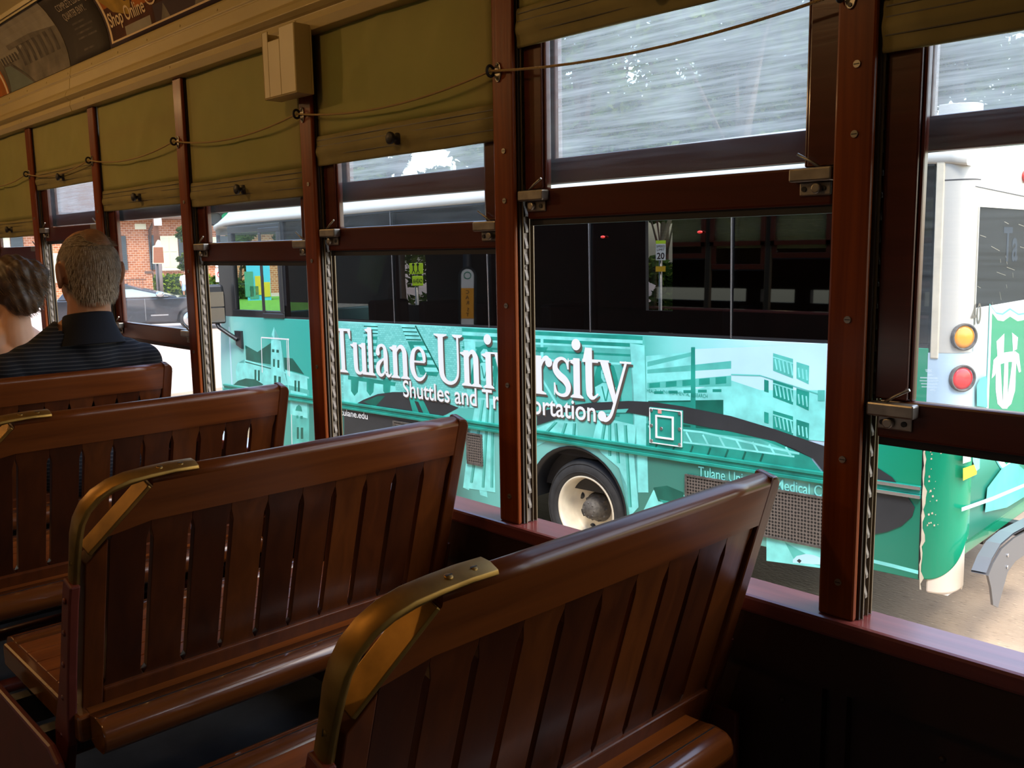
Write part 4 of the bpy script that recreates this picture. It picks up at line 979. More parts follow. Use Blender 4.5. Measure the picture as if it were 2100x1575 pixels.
# front picture: stone college hall with a tower
P.add('wDark', [(503, 708), (528, 722), (556, 703), (560, 748), (505, 740)])
P.add('wLight', [(484, 752), (488, 744), (502, 745), (502, 737), (556, 752), (556, 700), (561, 694), (557, 686), (562, 670), (567, 688), (563, 695), (576, 700), (582, 758), (630, 772), (633, 860), (600, 880), (590, 790), (555, 790), (516, 792), (484, 782)])
P.add('wDark', [(582, 733), (600, 735), (624, 768), (584, 757)])
P.add('wMid', [(592, 790), (634, 800), (634, 915), (598, 915)])
P.add('wLight', [(596, 800), (630, 808), (631, 858), (596, 850)])
for x, y, a, h in ((522, 758, 4, 22), (529, 759, 4, 22), (560, 736, 4, 16), (569, 738, 4, 16), (562, 770, 5, 18), (571, 772, 5, 16), (604, 780, 4, 22), (611, 781, 4, 22), (558, 716, 5, 6), (567, 717, 5, 6)): P.rect('wDark', x, y, x + a, y + h, .1)
P.add('wTeal', [(606, 842), (608, 834), (613, 830), (618, 834), (620, 844)]); P.rect('wTeal', 608, 852, 612, 858); P.rect('wTeal', 616, 853, 621, 859)
P.rect('wDark', 609, 876, 613, 900); P.rect('wDark', 617, 877, 622, 900)
P.add('wDark', [(478, 790), (488, 781), (504, 776), (524, 778), (540, 788), (530, 800), (480, 806)]); P.line('wWhite', (475, 790), (520, 796), .012)
P.line('wPale', (470, 670), (476, 790), .03); P.line('wLight', (502, 745), (634, 775), .02); P.line('wDark', (503, 742), (556, 756), .012)
P.line('wWhite', (536, 692), (593, 696), .014); P.line('wWhite', (536, 692), (538, 764), .014); P.line('wWhite', (591, 694), (594, 772), .014); P.line('wWhite', (588, 698), (591, 770), .010)
P.line('wWhite', (598, 850), (599, 915), .012)
P.end('wrap_picture', bus)
P = Print(.0006)
# brick tower block seen from below
P.add('wBrick', [(700, 664), (946, 671), (952, 700), (960, 838), (700, 832)])
P.add('wLight', [(704, 768), (810, 782), (812, 800), (830, 806), (826, 832), (706, 832)])
P.add('wTeal', [(714, 770), (812, 784), (810, 792), (714, 778)])
for x in (720, 752, 786): P.add('wTeal', [(x, 775), (x + 16, 778), (x + 14, 804), (x + 7, 812), (x, 802)])
for q in ([(746, 664), (774, 665), (776, 688), (744, 690)], [(822, 666), (850, 668), (866, 698), (834, 697)]): P.add('wLight', q)
for y in (669, 676, 683): P.line('wDark', (746, y), (775, y + 1), .010)
for i, y in enumerate((672, 680, 688, 696)): P.line('wDark', (824 + 3 * i, y), (852 + 4 * i, y + 1), .010)
P.add('wTeal', [(750, 690), (774, 690), (772, 765), (744, 762)])
for i in range(5): P.add('wLight', [(752, 696 + 13 * i), (773, 697 + 13 * i), (772, 704 + 13 * i), (751, 703 + 13 * i)])
P.add('wTeal', [(836, 700), (868, 700), (902, 760), (896, 772), (862, 768)])
for i in range(4): P.add('wLight', [(848 + 7 * i, 708 + 15 * i), (874 + 8 * i, 709 + 15 * i), (880 + 8 * i, 718 + 15 * i), (852 + 7 * i, 717 + 15 * i)])
P.line('wDark', (852, 668), (905, 770), .016)
# dark lens over the lower front part
lens = [(724, 832), (745, 820), (775, 808), (805, 804), (835, 804), (880, 814), (915, 826), (941, 836), (915, 850), (895, 858), (850, 848), (760, 836)]
P.add('wGrey', lens); P.add('wTeal', [(838, 812), (866, 816), (886, 858), (848, 850)]); P.add('wGrey', [(850, 822), (858, 824), (872, 855), (862, 853)])
P.add('wDark', [(745, 824), (775, 812), (790, 812), (770, 834)])
# stone cornice and figures
P.add('wMid', [(946, 671), (1322, 691), (1324, 712), (1310, 716), (1312, 830), (962, 830)])
for i, (y, mt) in enumerate(((676, 'wTeal'), (684, 'wLight'), (691, 'wTeal'), (697, 'wLight'), (712, 'wTeal'), (730, 'wLight'))): P.line(mt, (948, y), (1318, y + 18), .028 if i < 3 else .016)
P.add('wLight', [(952, 700), (975, 700), (978, 838), (960, 836)]); P.add('wLight', [(1292, 704), (1322, 708), (1330, 1010), (1305, 1010), (1300, 800)])
def figure(P, x, y, s, flip=1):
    f = lambda a, b: (x + a * s * flip, y + b * s)
    P.add('wTeal', [f(-32, -4), f(-24, -34), f(0, -46), f(24, -34), f(34, 0), f(46, 60), f(40, 110), f(-36, 100), f(-44, 40)])
    P.add('wLight', [f(-13, -18), f(-8, -30), f(4, -32), f(13, -20), f(12, -2), f(4, 12), f(-5, 12), f(-12, 0)])
    P.add('wTeal', [f(-8, -14), f(-2, -15), f(-2, -11), f(-8, -11)]); P.add('wTeal', [f(3, -15), f(9, -14), f(9, -11), f(3, -11)]); P.add('wTeal', [f(-4, 2), f(4, 2), f(3, 4), f(-3, 4)])
    P.add('wLight', [f(-30, 26), f(-8, 14), f(10, 14), f(30, 28), f(26, 70), f(34, 96), f(0, 112), f(-32, 90), f(-26, 60)])
    P.line('wTeal', f(-10, 24), f(0, 66), .012); P.line('wTeal', f(10, 24), f(2, 66), .012); P.add('wMid', [f(-30, 60), f(0, 76), f(30, 64), f(28, 80), f(0, 92), f(-30, 76)])
def robe(P, pts, folds):
    P.add('wLight', pts)
    for a, b in folds: P.line('wMid', a, b, .022); P.line('wTeal', (a[0] + 3, a[1]), (b[0] + 3, b[1]), .010)
figure(P, 1242, 775, .72); figure(P, 994, 735, .62, -1)
robe(P, [(978, 815), (1012, 818), (1016, 1010), (950, 1000), (962, 900)], [((990, 820), (966, 990)), ((1000, 830), (990, 1000)), ((1010, 830), (1008, 1000))])
robe(P, [(1102, 878), (1140, 862), (1184, 866), (1186, 900), (1170, 905), (1120, 905), (1102, 915)], [((1140, 866), (1108, 900)), ((1160, 868), (1150, 900)), ((1178, 868), (1176, 900))])
robe(P, [(1225, 862), (1262, 862), (1305, 872), (1300, 930), (1310, 1040), (1292, 1060), (1288, 1000), (1270, 960), (1235, 930), (1215, 905)], [((1240, 868), (1232, 920)), ((1262, 868), (1268, 950)), ((1282, 872), (1292, 1040)), ((1250, 868), (1250, 935))])
P.add('wMid', [(1104, 760), (1120, 756), (1136, 770), (1150, 800), (1156, 840), (1104, 850)]); P.line('wLight', (1108, 770), (1148, 838), .02)
P.line('wLight', (1112, 695), (1112, 745), .03); P.add('wTeal', [(1100, 712), (1124, 712), (1118, 722), (1104, 722)])
P.end('wrap_picture', bus)
P = Print(.0030)
# modern laboratory building
P.add('wLight', [(1325, 730), (1420, 722), (1500, 712), (1695, 704), (1692, 905), (1640, 900), (1500, 870), (1326, 830)])
P.add('wPale', [(1420, 716), (1695, 704), (1693, 800), (1560, 800), (1500, 780), (1420, 800)])
for x0, y0, x1, y1, y2, y3 in ((1328, 742, 1420, 722, 730, 752), (1328, 758, 1500, 740, 756, 766), (1328, 785, 1500, 770, 792, 796)): P.add('wMid', [(x0, y0), (x1, y1), (x1, y2), (x0, y3)])
for i in range(5): P.add('wTeal', [(1332 + 34 * i, 786 - 3 * i), (1354 + 34 * i, 784 - 3 * i), (1354 + 34 * i, 794 - 2 * i), (1332 + 34 * i, 796 - 2 * i)])
P.add('wLight', [(1326, 802), (1380, 794), (1484, 800), (1486, 820), (1326, 818)])
for i in range(5): P.rect('wTeal', 1342 + 30 * i, 802 - i, 1360 + 30 * i, 808 - i)
P.add('wDark', [(1330, 822), (1484, 820), (1484, 888), (1420, 878), (1330, 862)]); P.add('wTeal', [(1344, 826), (1418, 824), (1418, 872), (1344, 862)])
P.add('wTeal', [(1418, 712), (1426, 712), (1428, 945), (1416, 945)])
for x0, y0 in ((1586, 724), (1586, 778), (1586, 842)):
    P.add('wTeal' if y0 > 730 else 'wMid', [(x0, y0), (x0 + 41, y0 + 12), (x0 + 41, y0 + 52), (x0, y0 + 36)]); P.add('wTeal' if y0 > 730 else 'wMid', [(x0 + 48, y0 + 18), (x0 + 74, y0 + 26), (x0 + 73, y0 + 64), (x0 + 48, y0 + 52)])
    for i in range(5): P.line('wLight', (x0 + 4 + 8 * i, y0 + 12 + 2 * i), (x0 + 8 + 8 * i, y0 + 34 + 3 * i), .010)
    for i in range(3): P.line('wLight', (x0 + 52 + 8 * i, y0 + 30 + 2 * i), (x0 + 54 + 8 * i, y0 + 50 + 3 * i), .010)
    P.line('wLight', (x0, y0 + 8), (x0 + 41, y0 + 21), .008)
P.rect('wTeal', 1568, 778, 1577, 802, .3); P.rect('wTeal', 1568, 844, 1577, 866, .3); P.rect('wMid', 1678, 800, 1692, 822)
P.line('wMid', (1500, 768), (1560, 770), .008); P.line('wMid', (1560, 770), (1692, 812), .006)
# glazed walkway over a dark green forecourt
P.add('wTeal', [(1326, 868), (1500, 884), (1600, 905), (1660, 935), (1684, 965), (1690, 985), (1420, 940), (1326, 925)])
P.add('wMid', [(1330, 874), (1430, 886), (1560, 900), (1640, 932), (1560, 928), (1430, 912), (1340, 900)])
for i in range(9): P.line('wLight', (1340 + 34 * i, 876 + 5 * i), (1352 + 34 * i, 900 + 4.6 * i), .014); 
P.line('wLight', (1330, 874), (1440, 886), .014); P.line('wLight', (1440, 886), (1640, 930), .014); P.line('wLight', (1340, 900), (1450, 912), .012); P.line('wLight', (1450, 912), (1630, 936), .012)
for i in range(7): P.line('wDark', (1350 + 36 * i, 906 + 4 * i), (1344 + 36 * i, 922 + 4 * i), .014)
# the large charcoal swoosh
P.add('wGrey', [(1102, 845), (1150, 834), (1210, 826), (1290, 822), (1340, 824), (1400, 833), (1500, 853), (1590, 880), (1690, 914), (1790, 952), (1830, 978), (1856, 1010), (1877, 1040), (1872, 1058), (1850, 1078), (1820, 1090), (1790, 1096), (1700, 1010), (1692, 970), (1668, 940), (1630, 920), (1590, 905), (1500, 885), (1400, 866), (1290, 846), (1210, 846), (1150, 856), (1102, 872)])
P.add('wMid', [(1150, 846), (1290, 838), (1284, 846), (1210, 847), (1150, 856)])
P.end('wrap_picture', bus)
P = Print(.0010)
# lower band: road, car and tree picture
P.add('wLight', [(1340, 1005), (1404, 1015), (1404, 1060), (1320, 1075), (1318, 1050)]); P.add('wDark', [(1340, 1000), (1368, 996), (1402, 1010), (1402, 1035), (1350, 1028)]); P.add('wTeal', [(1352, 1024), (1404, 1034), (1404, 1044), (1370, 1040)])
P.add('wLight', [(1572, 1095), (1686, 1106), (1684, 1165), (1572, 1150)]); P.add('wMid', [(1610, 1112), (1660, 1140), (1684, 1150), (1684, 1160), (1630, 1150)]); P.add('wPale', [(1640, 1098), (1684, 1104), (1684, 1120)])
P.add('wPale', [(1626, 1148), (1634, 1140), (1652, 1136), (1668, 1138), (1684, 1144), (1684, 1158), (1626, 1154)]); P.add('wGrey', [(1634, 1150), (1639, 1146), (1644, 1150), (1640, 1155)])
P.add('wGrey', [(706, 838), (960, 872), (962, 905), (860, 905), (706, 905)]); P.add('wTeal', [(860, 862), (944, 872), (944, 900), (820, 905)])
P.add('wLight', [(950, 1000), (962, 900), (972, 890), (986, 900), (1000, 1020), (985, 1015), (975, 960), (962, 1005)])
P.line('wLight', (1792, 1151), (1830, 1160), .022); P.line('wLight', (1830, 1160), (1892, 1176), .022)
P.end('wrap_picture', bus)
# ---- serif lettering drawn stroke by stroke
def smooth(pts, k=6):
    out = []; n = len(pts)
    for i in range(n - 1):
        p0, p1, p2, p3 = pts[max(i - 1, 0)], pts[i], pts[i + 1], pts[min(i + 2, n - 1)]
        for j in range(k):
            t = j / k; out.append(tuple(.5 * (2 * p1[d] + (p2[d] - p0[d]) * t + (2 * p0[d] - 5 * p1[d] + 4 * p2[d] - p3[d]) * t * t + (3 * p1[d] - p0[d] - 3 * p2[d] + p3[d]) * t ** 3) for d in range(len(p1))))
    return out + [pts[-1]]
def glyph(ch, wd):
    """list of polygons in x-height units; wd is the glyph width in x-heights"""
    S, T = .21, .065; out = []
    def rect(x, y0, y1, t=S): out.append([(x * wd - t / 2, y0), (x * wd + t / 2, y0), (x * wd + t / 2, y1), (x * wd - t / 2, y1)])
    def foot(x, wf=.42, y=0, d=1): out.append([(x * wd - wf / 2, y), (x * wd + wf / 2, y), (x * wd + wf / 2, y + .035 * d), (x * wd + S * .55, y + .09 * d), (x * wd - S * .55, y + .09 * d), (x * wd - wf / 2, y + .035 * d)])
    def flag(x, y): out.append([(x * wd + S / 2, y), (x * wd - S / 2, y - .22), (x * wd - S / 2, y - .10), (x * wd - S * 1.15, y - .10), (x * wd - S * 1.15, y - .06)][0:1] + [(x * wd + S / 2, y - .2), (x * wd - S / 2, y - .16), (x * wd - S * 1.2, y - .10), (x * wd - S * 1.2, y - .065)])
    def curve(pts):
        q = smooth([(p[0] * wd, p[1], p[2]) for p in pts]); L_ = []; R_ = []
        for i, p in enumerate(q):
            a, b = q[max(i - 1, 0)], q[min(i + 1, len(q) - 1)]; dx, dy = b[0] - a[0], b[1] - a[1]; ln = math.hypot(dx, dy) or 1
            L_.append((p[0] - dy / ln * p[2] / 2, p[1] + dx / ln * p[2] / 2)); R_.append((p[0] + dy / ln * p[2] / 2, p[1] - dx / ln * p[2] / 2))
        for i in range(len(q) - 1): out.append([L_[i], L_[i + 1], R_[i + 1], R_[i]])
    def dot(x, y, r): out.append([(x * wd + r * math.cos(i * PI / 10), y + r * math.sin(i * PI / 10)) for i in range(20)])
    if ch == 'T': rect(.5, 0, 1.42); foot(.5, .5); rect(.5, 1.34, 1.42, wd); out.append([(0, 1.42), (0, 1.10), (.05, 1.10), (.16, 1.34)]); out.append([(wd, 1.42), (wd, 1.10), (wd - .05, 1.10), (wd - .16, 1.34)])
    elif ch == 'u': curve([(.24, .95, S), (.24, .35, S), (.28, .12, .19), (.45, .03, .10), (.62, .07, .08), (.76, .22, .06)]); rect(.77, .0, 1); flag(.24, 1); flag(.77, 1); foot(.86, .3); rect(.24, .9, 1)
    elif ch == 'l': rect(.5, 0, 1.5); foot(.5); flag(.5, 1.5)
    elif ch == 'a': curve([(.16, .74, .20), (.22, .90, .12), (.42, .97, .09), (.60, .90, .14), (.66, .68, .2), (.66, .25, .2), (.74, .07, .13), (.88, .05, .08), (1.0, .13, .04)]); curve([(.66, .60, .05), (.40, .50, .09), (.18, .36, .17), (.14, .18, .20), (.28, .05, .12), (.46, .07, .08), (.64, .22, .05)]); dot(.18, .74, .10)
    elif ch == 'n': rect(.22, 0, 1); foot(.22); flag(.22, 1); curve([(.24, .72, .05), (.42, .92, .09), (.60, .96, .14), (.74, .82, .2), (.76, .6, S), (.76, .02, S)]); foot(.76)
    elif ch == 'e': curve([(.10, .56, .06), (.90, .56, .06)]); curve([(.88, .56, .12), (.84, .80, .15), (.66, .95, .10), (.46, .96, .08), (.24, .84, .16), (.14, .55, .21), (.18, .28, .20), (.36, .08, .14), (.60, .04, .11), (.82, .12, .07), (.97, .26, .03)])
    elif ch == 'U': curve([(.24, 1.42, .22), (.24, .50, .22), (.28, .20, .19), (.42, .05, .12), (.58, .04, .10), (.72, .16, .09), (.78, .45, .08), (.78, 1.42, .08)]); foot(.24, .56, 1.42, -1); foot(.78, .42, 1.42, -1)
    elif ch == 'i': rect(.5, 0, 1); foot(.5); flag(.5, 1); dot(.48, 1.34, .145)
    elif ch == 'v': out.append([(.06 * wd, 1), (.06 * wd + .24, 1), (.56 * wd + .05, .12), (.5 * wd, 0)]); out.append([(.5 * wd, 0), (.52 * wd + .06, .1), (.92 * wd, 1), (.92 * wd - .07, 1)]); rect(.16, .95, 1, .42); rect(.86, .95, 1, .3)
    elif ch == 'r': rect(.26, 0, 1); foot(.26, .5); flag(.26, 1); curve([(.34, .66, .05), (.5, .88, .10), (.72, .95, .13), (.88, .84, .12)]); dot(.84, .84, .12)
    elif ch == 's': curve([(.82, .72, .05), (.74, .90, .08), (.50, .97, .08), (.24, .88, .13), (.18, .70, .18), (.36, .55, .20), (.66, .42, .20), (.82, .26, .18), (.74, .08, .12), (.48, .03, .08), (.22, .10, .08), (.14, .30, .05)]); out.append([(.78 * wd, .70), (.86 * wd, .70), (.86 * wd, .98), (.82 * wd, .98)]); out.append([(.10 * wd, .34), (.18 * wd, .34), (.14 * wd, .02), (.10 * wd, .02)])
    elif ch == 't': curve([(.42, 1.28, S), (.42, .30, S), (.50, .09, .15), (.70, .05, .08), (.96, .16, .04)]); rect(.5, .92, 1, wd * .95); out.append([(.05 * wd, .95), (.42 * wd - .1, 1.32), (.42 * wd - .1, .95)])
    elif ch == 'y': out.append([(.08 * wd, 1), (.08 * wd + .25, 1), (.60 * wd, .12), (.52 * wd, -.08)]); curve([(.92, 1.0, .07), (.56, 0, .08), (.42, -.34, .09), (.26, -.46, .11), (.12, -.42, .10)]); dot(.14, -.38, .13); rect(.16, .95, 1, .44); rect(.90, .95, 1, .34)
    return out
# word layout read off the bus side: letter, left px, right px at the baseline
word = [('T', 702, 724, 1), ('u', 725, 757, 1), ('l', 756, 770, 1), ('a', 773, 805, 1), ('n', 805, 842, 1), ('e', 843, 877, 1), ('U', 892, 956, 1), ('n', 951, 987, 1), ('i', 993, 1014, 1), ('v', 1014, 1051, 1), ('e', 1053, 1093, 1), ('r', 1097, 1133, 1), ('s', 1133, 1174, 1), ('i', 1174, 1194, 1), ('t', 1195, 1229, 1), ('y', 1226, 1291, 1)]
BASE, XH = -1.036, .298
for nm, dx, dz, off, mat in (('lettering_shadow', -.016, -.018, .0068, 'wShadow'), ('lettering', 0, 0, .0074, 'wWhite')):
    m = MB()
    for ch, a, b, _ in word:
        ua, ub = side(a, 775)[0], side(b, 775)[0]
        if ch == 'T': ua += .10
        wd = (ua - ub) / XH
        for q_, poly in enumerate(glyph(ch, wd)): m.poly([B(ua - x * XH + dx, -off - .000012 * q_, BASE + y * XH + dz) for x, y in poly])
    m.build(nm, mat, bus, fix=False)
def bus_line(name, body, u0, u1, w0, capH, off, mats, shadow=True, bold=.012):
    if shadow:
        m = MB(); add_text(m, body, lambda x, y: B(u0 - x - .010, -off, w0 + y - .010), u0 - u1, capH, 0, bold); m.build('lettering_shadow', 'wShadow', bus, fix=False)
    m = MB(); add_text(m, body, lambda x, y: B(u0 - x, -off - .0006, w0 + y), u0 - u1, capH, 0, bold); m.build('lettering', mats, bus, fix=False)
bus_line('l', 'Shuttles and Transportation', side(828, 800)[0], side(1223, 862)[0], -1.196, .155, .0068, 'wWhite')
bus_line('l', 'tulane.edu', side(700, 850)[0], side(755, 855)[0], -1.462, .066, .0050, 'wWhite', False)
bus_line('l', 'Tulane University Medical Center', side(1433, 970)[0], side(1433, 970)[0] - 1.04, -1.478, .074, .0060, 'wLight', False, .006)
m = MB(); add_text(m, 'HEALTH & ENVIRONMENTAL RESEARCH', lambda x, y: B(side(1328, 818)[0] - x, -.0062, -.940 + y), side(1328, 818)[0] - side(1452, 812)[0], .026, 0); m.build('lettering', 'wTeal', bus, fix=False)

# fuel flap
ff = MB(); u0, w0 = side(1333, 834); u1, w1 = side(1402, 918)
bbox(ff, u1, u0, -.012, 0, w1, w0); fo = ff.build('fuel_flap', 'wTeal', bus, bevel=.02)
fl = MB(); ua, wa = side(1347, 850); ub, wb = side(1384, 902)
frame(fl, ub, ua, wb, wa, .012, -.020, -.012); frame(fl, u1 + .004, u0 - .004, w1 + .004, w0 - .004, .007, -.016, -.012); fl.build('flap_rim', 'wWhite', fo)
bs = MB()
for fu, fw_ in ((.08, .08), (.92, .08), (.08, .5), (.92, .5), (.08, .92), (.92, .92), (.62, .45)): bs.disc(B(u1 + (u0 - u1) * fu, -.012, w1 + (w0 - w1) * fw_), (0, 1, 0), .012, .006, 10)
bs.build('bolt', 'chrome', fo)
tk = MB(); bbox(tk, ub + .10, ua - .02, -.0165, -.012, wa + .012, w0 - .012); tk.build('flap_label', pm('pink label', (.75, .30, .26), .5), fo)
# perforated air grilles
for (x0, y0, x1, y1), nm in (((1407, 966, 1700, 1102), 1), ((958, 888, 990, 958), 2), ((808, 862, 860, 905), 3)):
    u0, w0 = side(x0, y0); u1 = side(x1, y0 + 10)[0]; w1 = w0 - (.40 if nm == 1 else .34)
    if nm == 1: u1 = 2.28; w0 = -1.475; w1 = -1.80
    if nm == 2: w0 = -1.43; w1 = -1.70
    if nm == 3: w0 = -1.43; w1 = -1.70
    g = MB(); bbox(g, u1, u0, -.012, 0, w1, w0); go = g.build('air_grille', 'grille', bus, bevel=.004)
    gf = MB(); frame(gf, u1, u0, w1, w0, .014, -.018, -.010); gf.build('grille_frame', 'hub', go)
# wheels
def wheel(u, name):
    c = B(u, .06, RWW); ax = Vector((0, 1, 0))           # outwards, towards the street car
    t = MB(); R = RWR
    t.lathe(c, ax, [(-.26, .265), (-.25, .36), (-.20, .392), (-.14, R), (-.05, R), (.00, .393), (.030, .372), (.045, .335), (.044, .300), (.030, .272), (.0, .262), (-.26, .262)], 56)
    to = t.build('wheel', 'rubber', bus)
    gr = MB()
    for q in (.305, .345, .365): gr.lathe(c, ax, [(.0455 if q < .34 else .036, q - .003), (.0485 if q < .34 else .040, q), (.0455 if q < .34 else .034, q + .003)], 56)
    gr.build('sidewall_ridge', 'rubber', to)
    r = MB(); r.lathe(c, ax, [(.030, .272), (.036, .268), (.034, .258), (.010, .250), (-.06, .243), (-.105, .235), (-.130, .215), (-.138, .17), (-.140, .11)], 56); 
    r.build('rim', 'rim', to)
    hl = MB()
    for i in range(8):
        a = i * PI / 4 + .35; p = c + Vector((math.cos(a) * .185, 0, math.sin(a) * .185)); hl.lathe(p + Vector((0, -.139, 0)), ax, [(0, .030), (.004, .030), (.0045, .001)], 16)
    hl.build('hand_hole', 'black', to)
    h = MB(); h.lathe(c, ax, [(-.14, .118), (-.120, .115), (-.112, .105), (-.06, .085), (-.02, .072), (-.005, .060), (.0, .002)], 28)
    for i in range(10):
        a = i * PI / 5; p = c + Vector((math.cos(a) * .098, -.113, math.sin(a) * .098)); h.lathe(p, ax, [(0, .013), (.025, .012), (.028, .002)], 8)
    for i in range(8):
        a = i * PI / 4; p = c + Vector((math.cos(a) * .055, -.02, math.sin(a) * .055)); h.lathe(p, ax, [(0, .009), (.016, .008), (.018, .001)], 6)
    h.build('hub', 'hub', to)
wheel(RWU, 'rear'); wheel(FWU, 'front')
for nn in (1.75,):
    for u in (RWU, FWU): MB().lathe(B(u, BW - .36, RWW), (0, 1, 0), [(0, .26), (.02, .38), (.10, RWR), (.22, RWR), (.30, .37), (.31, .26)], 40, 0, True).build('wheel', 'rubber', bus)
for u0 in (RWU, FWU):
    wa_ = MB()
    R1 = [B(u0 + .065 + .445 * math.cos(PI * i / 20), .03, RWW + .03 + .432 * math.sin(PI * i / 20)) for i in range(21)]; R2 = [B(u0 + .065 + .468 * math.cos(PI * i / 20), -.010, RWW + .03 + .453 * math.sin(PI * i / 20)) for i in range(21)]
    R3 = [B(u0 + .065 + .482 * math.cos(PI * i / 20), -.006, RWW + .03 + .467 * math.sin(PI * i / 20)) for i in range(21)]; R0 = [B(u0 + .065 + .445 * math.cos(PI * i / 20), .70, RWW + .03 + .432 * math.sin(PI * i / 20)) for i in range(21)]
    wa_.loft([R3, R2, R1, R0], closed=False); wa_.build('wheel_arch', 'black', bus)
ax_ = MB(); bbox(ax_, UR + .4, UF - .3, .15, BW - .1, -1.78, -1.50); ax_.build('chassis', 'iron', bus)
# ---- rear end: rounded corner post above, green bumper corner below, rear panel with window
def corner(mb, w0, w1, u_s, r, out=0.0, mi=0, top_in=0, sweep=0.0):
    """quarter-round from the side plane (n=0) to the rear plane (u=UR)"""
    n = 26; rings = []
    for w_, k in ((w0, 0), (w1, top_in)):
        ring = [B(u_s, -out + k, w_)]
        for i in range(n + 1):
            a = i / n * PI / 2; ring.append(B(UR - out + r * 1.15 - r * 1.15 * math.sin(a), -out + r - r * math.cos(a) + k, w_))
        ring += [B(UR - out, r + .03 + k, w_), B(UR + .06, r + .03 + k, w_), B(UR + .06, .05 + k, w_), B(u_s, .05 + k, w_)]
        if sweep and w_ == w0: ring = [p + Vector((0, 0, sweep * (i / (n + 1)) ** 2 if i < n + 2 else sweep if i < n + 4 else 0)) for i, p in enumerate(ring)]
        rings.append(ring)
    mb.loft(rings, mi, smooth=False)
cpst = MB(); corner(cpst, -.57, .75, UC - .01, .125, .0, 0); cpst.build('corner_post', 'busWhite', bus, bevel=.004)
ctm = MB(); bbox(ctm, UC - .055, UC - .012, -.008, .03, -.60, .46); ctm.build('corner_trim', 'rim', bus, bevel=.006)
cj = MB(); corner(cj, .352, .358, UC - .012, .125, .0015, 0); cj.build('panel_joint', 'busInt', bus)
M['tailBlue'] = pm('print pale sky', (.50, .64, .74), .3, var=.06, vs=2)
cl = MB(); corner(cl, -1.00, -.57, UC, .125, .001, 0); cl.build('corner_wrap', 'tailBlue', bus)
def tail_mat():
    m, n, l, b = newmat('tail wrap print'); tc = n.new('ShaderNodeTexCoord'); sx = n.new('ShaderNodeSeparateXYZ'); l.new(tc.outputs['Object'], sx.inputs[0])
    mr = n.new('ShaderNodeMapRange'); mr.inputs['From Min'].default_value = -1.75 - WB; mr.inputs['From Max'].default_value = -.33 - WB; l.new(sx.outputs['Z'], mr.inputs[0])
    cr = n.new('ShaderNodeValToRGB'); l.new(mr.outputs[0], cr.inputs[0]); e = cr.color_ramp.elements
    e[0].position = 0; e[0].color = (.02, .16, .10, 1); e[1].position = 1; e[1].color = (.58, .56, .50, 1)
    for p, c in ((.30, (.02, .20, .14)), (.48, (.10, .44, .37)), (.62, (.36, .56, .60)), (.80, (.48, .55, .58))): q = e.new(p); q.color = (*c, 1)
    l.new(cr.outputs[0], b.inputs['Base Color']); b.inputs['Roughness'].default_value = .3; return m
M['tail'] = tail_mat()
bc = MB(); corner(bc, -1.86, -1.00, UC + .0, .15, .010, 0, 0, .24); bc.build('bumper_corner', 'wGreen', bus, bevel=.01)
bj = MB(); corner(bj, -1.085, -1.078, UC - .02, .15, .0125, 0); bj.build('panel_joint', 'wLight', bus)
bt = MB(); corner(bt, -1.935, -1.62, UC - .03, .125, .0, 0, 0, .03); bt.build('broken_bumper_end', pm('bare cream fibreglass', (.80, .68, .55), .5), bus, bevel=.02)
tn = MB(); rn = random.Random(9); prv = None; pts1 = []; pts2 = []
for i in range(26):
    w_ = -1.02 - .9 * i / 25; pts1.append(B(UC + .001 + rn.uniform(-.004, .004), -.0115, w_)); pts2.append(B(UC - .006 - rn.random() ** 2 * .022, -.012, w_))
for i in range(25): tn.poly([pts1[i], pts1[i + 1], pts2[i + 1], pts2[i]])
for i in range(26): 
    w_ = rn.uniform(-1.55, -1.10); u_ = UC - .03 - rn.random() ** 2 * .06; s_ = rn.uniform(.003, .010); tn.poly([B(u_, -.0115, w_), B(u_ - s_, -.0115, w_ + s_ * .4), B(u_ - s_ * .7, -.0115, w_ + s_ * 1.6), B(u_ + s_ * .2, -.0115, w_ + s_)])
tn.build('torn_vinyl_edge', 'rim', bus, fix=False)
gp = MB(); bbox(gp, UC - .006, UC + .012, -.002, .02, -1.86, -.99); gp.build('panel_gap', 'busDark', bus)
rp = MB(); bbox(rp, UR, UR + .08, .12, BW - .12, -1.66, -.33); rp.build('rear_panel', 'tail', bus, bevel=.004)
ru = MB(); bbox(ru, UR, UR + .08, .12, BW - .12, .212, .66)
bbox(ru, UR, UR + .08, .12, .16, -.33, .212); bbox(ru, UR, UR + .08, BW - .5, BW - .12, -.33, .212); ru.build('rear_header', 'busWhite', bus)
rw = MB(); bbox(rw, UR + .004, UR + .012, .15, BW - .45, -.335, .215); rw.build('rear_window', pm('rear glass dark', (.030, .030, .028), .5, spec=.03), bus)
def rear_poly(mb, pts, off, mi=0): mb.poly([B(UR - off, n_, w_) for n_, w_ in pts], mi)
def RP(x, y): return rear(x, y, UR)
h1 = MB(); rear_poly(h1, [RP(1999, 381), RP(2110, 404), RP(2110, 406), RP(1999, 383)], .003); h1.build('panel_joint', 'busInt', bus, fix=False)
sc1 = MB()
rl = random.Random(12)
for i in range(14):
    x, y = rl.uniform(2000, 2095), rl.uniform(440, 620); d = rl.uniform(6, 26); a = rl.choice((1.4, .35, .5, 1.5)); p = RP(x, y); q = RP(x + d * math.cos(a), y + d * math.sin(a)); sc1.poly([B(UR + .003, p[0], p[1]), B(UR + .003, q[0], q[1]), B(UR + .003, q[0] + .003, q[1] + .002), B(UR + .003, p[0] + .003, p[1] + .002)])
sc1.build('glass_scratches', 'steel', bus, fix=False)
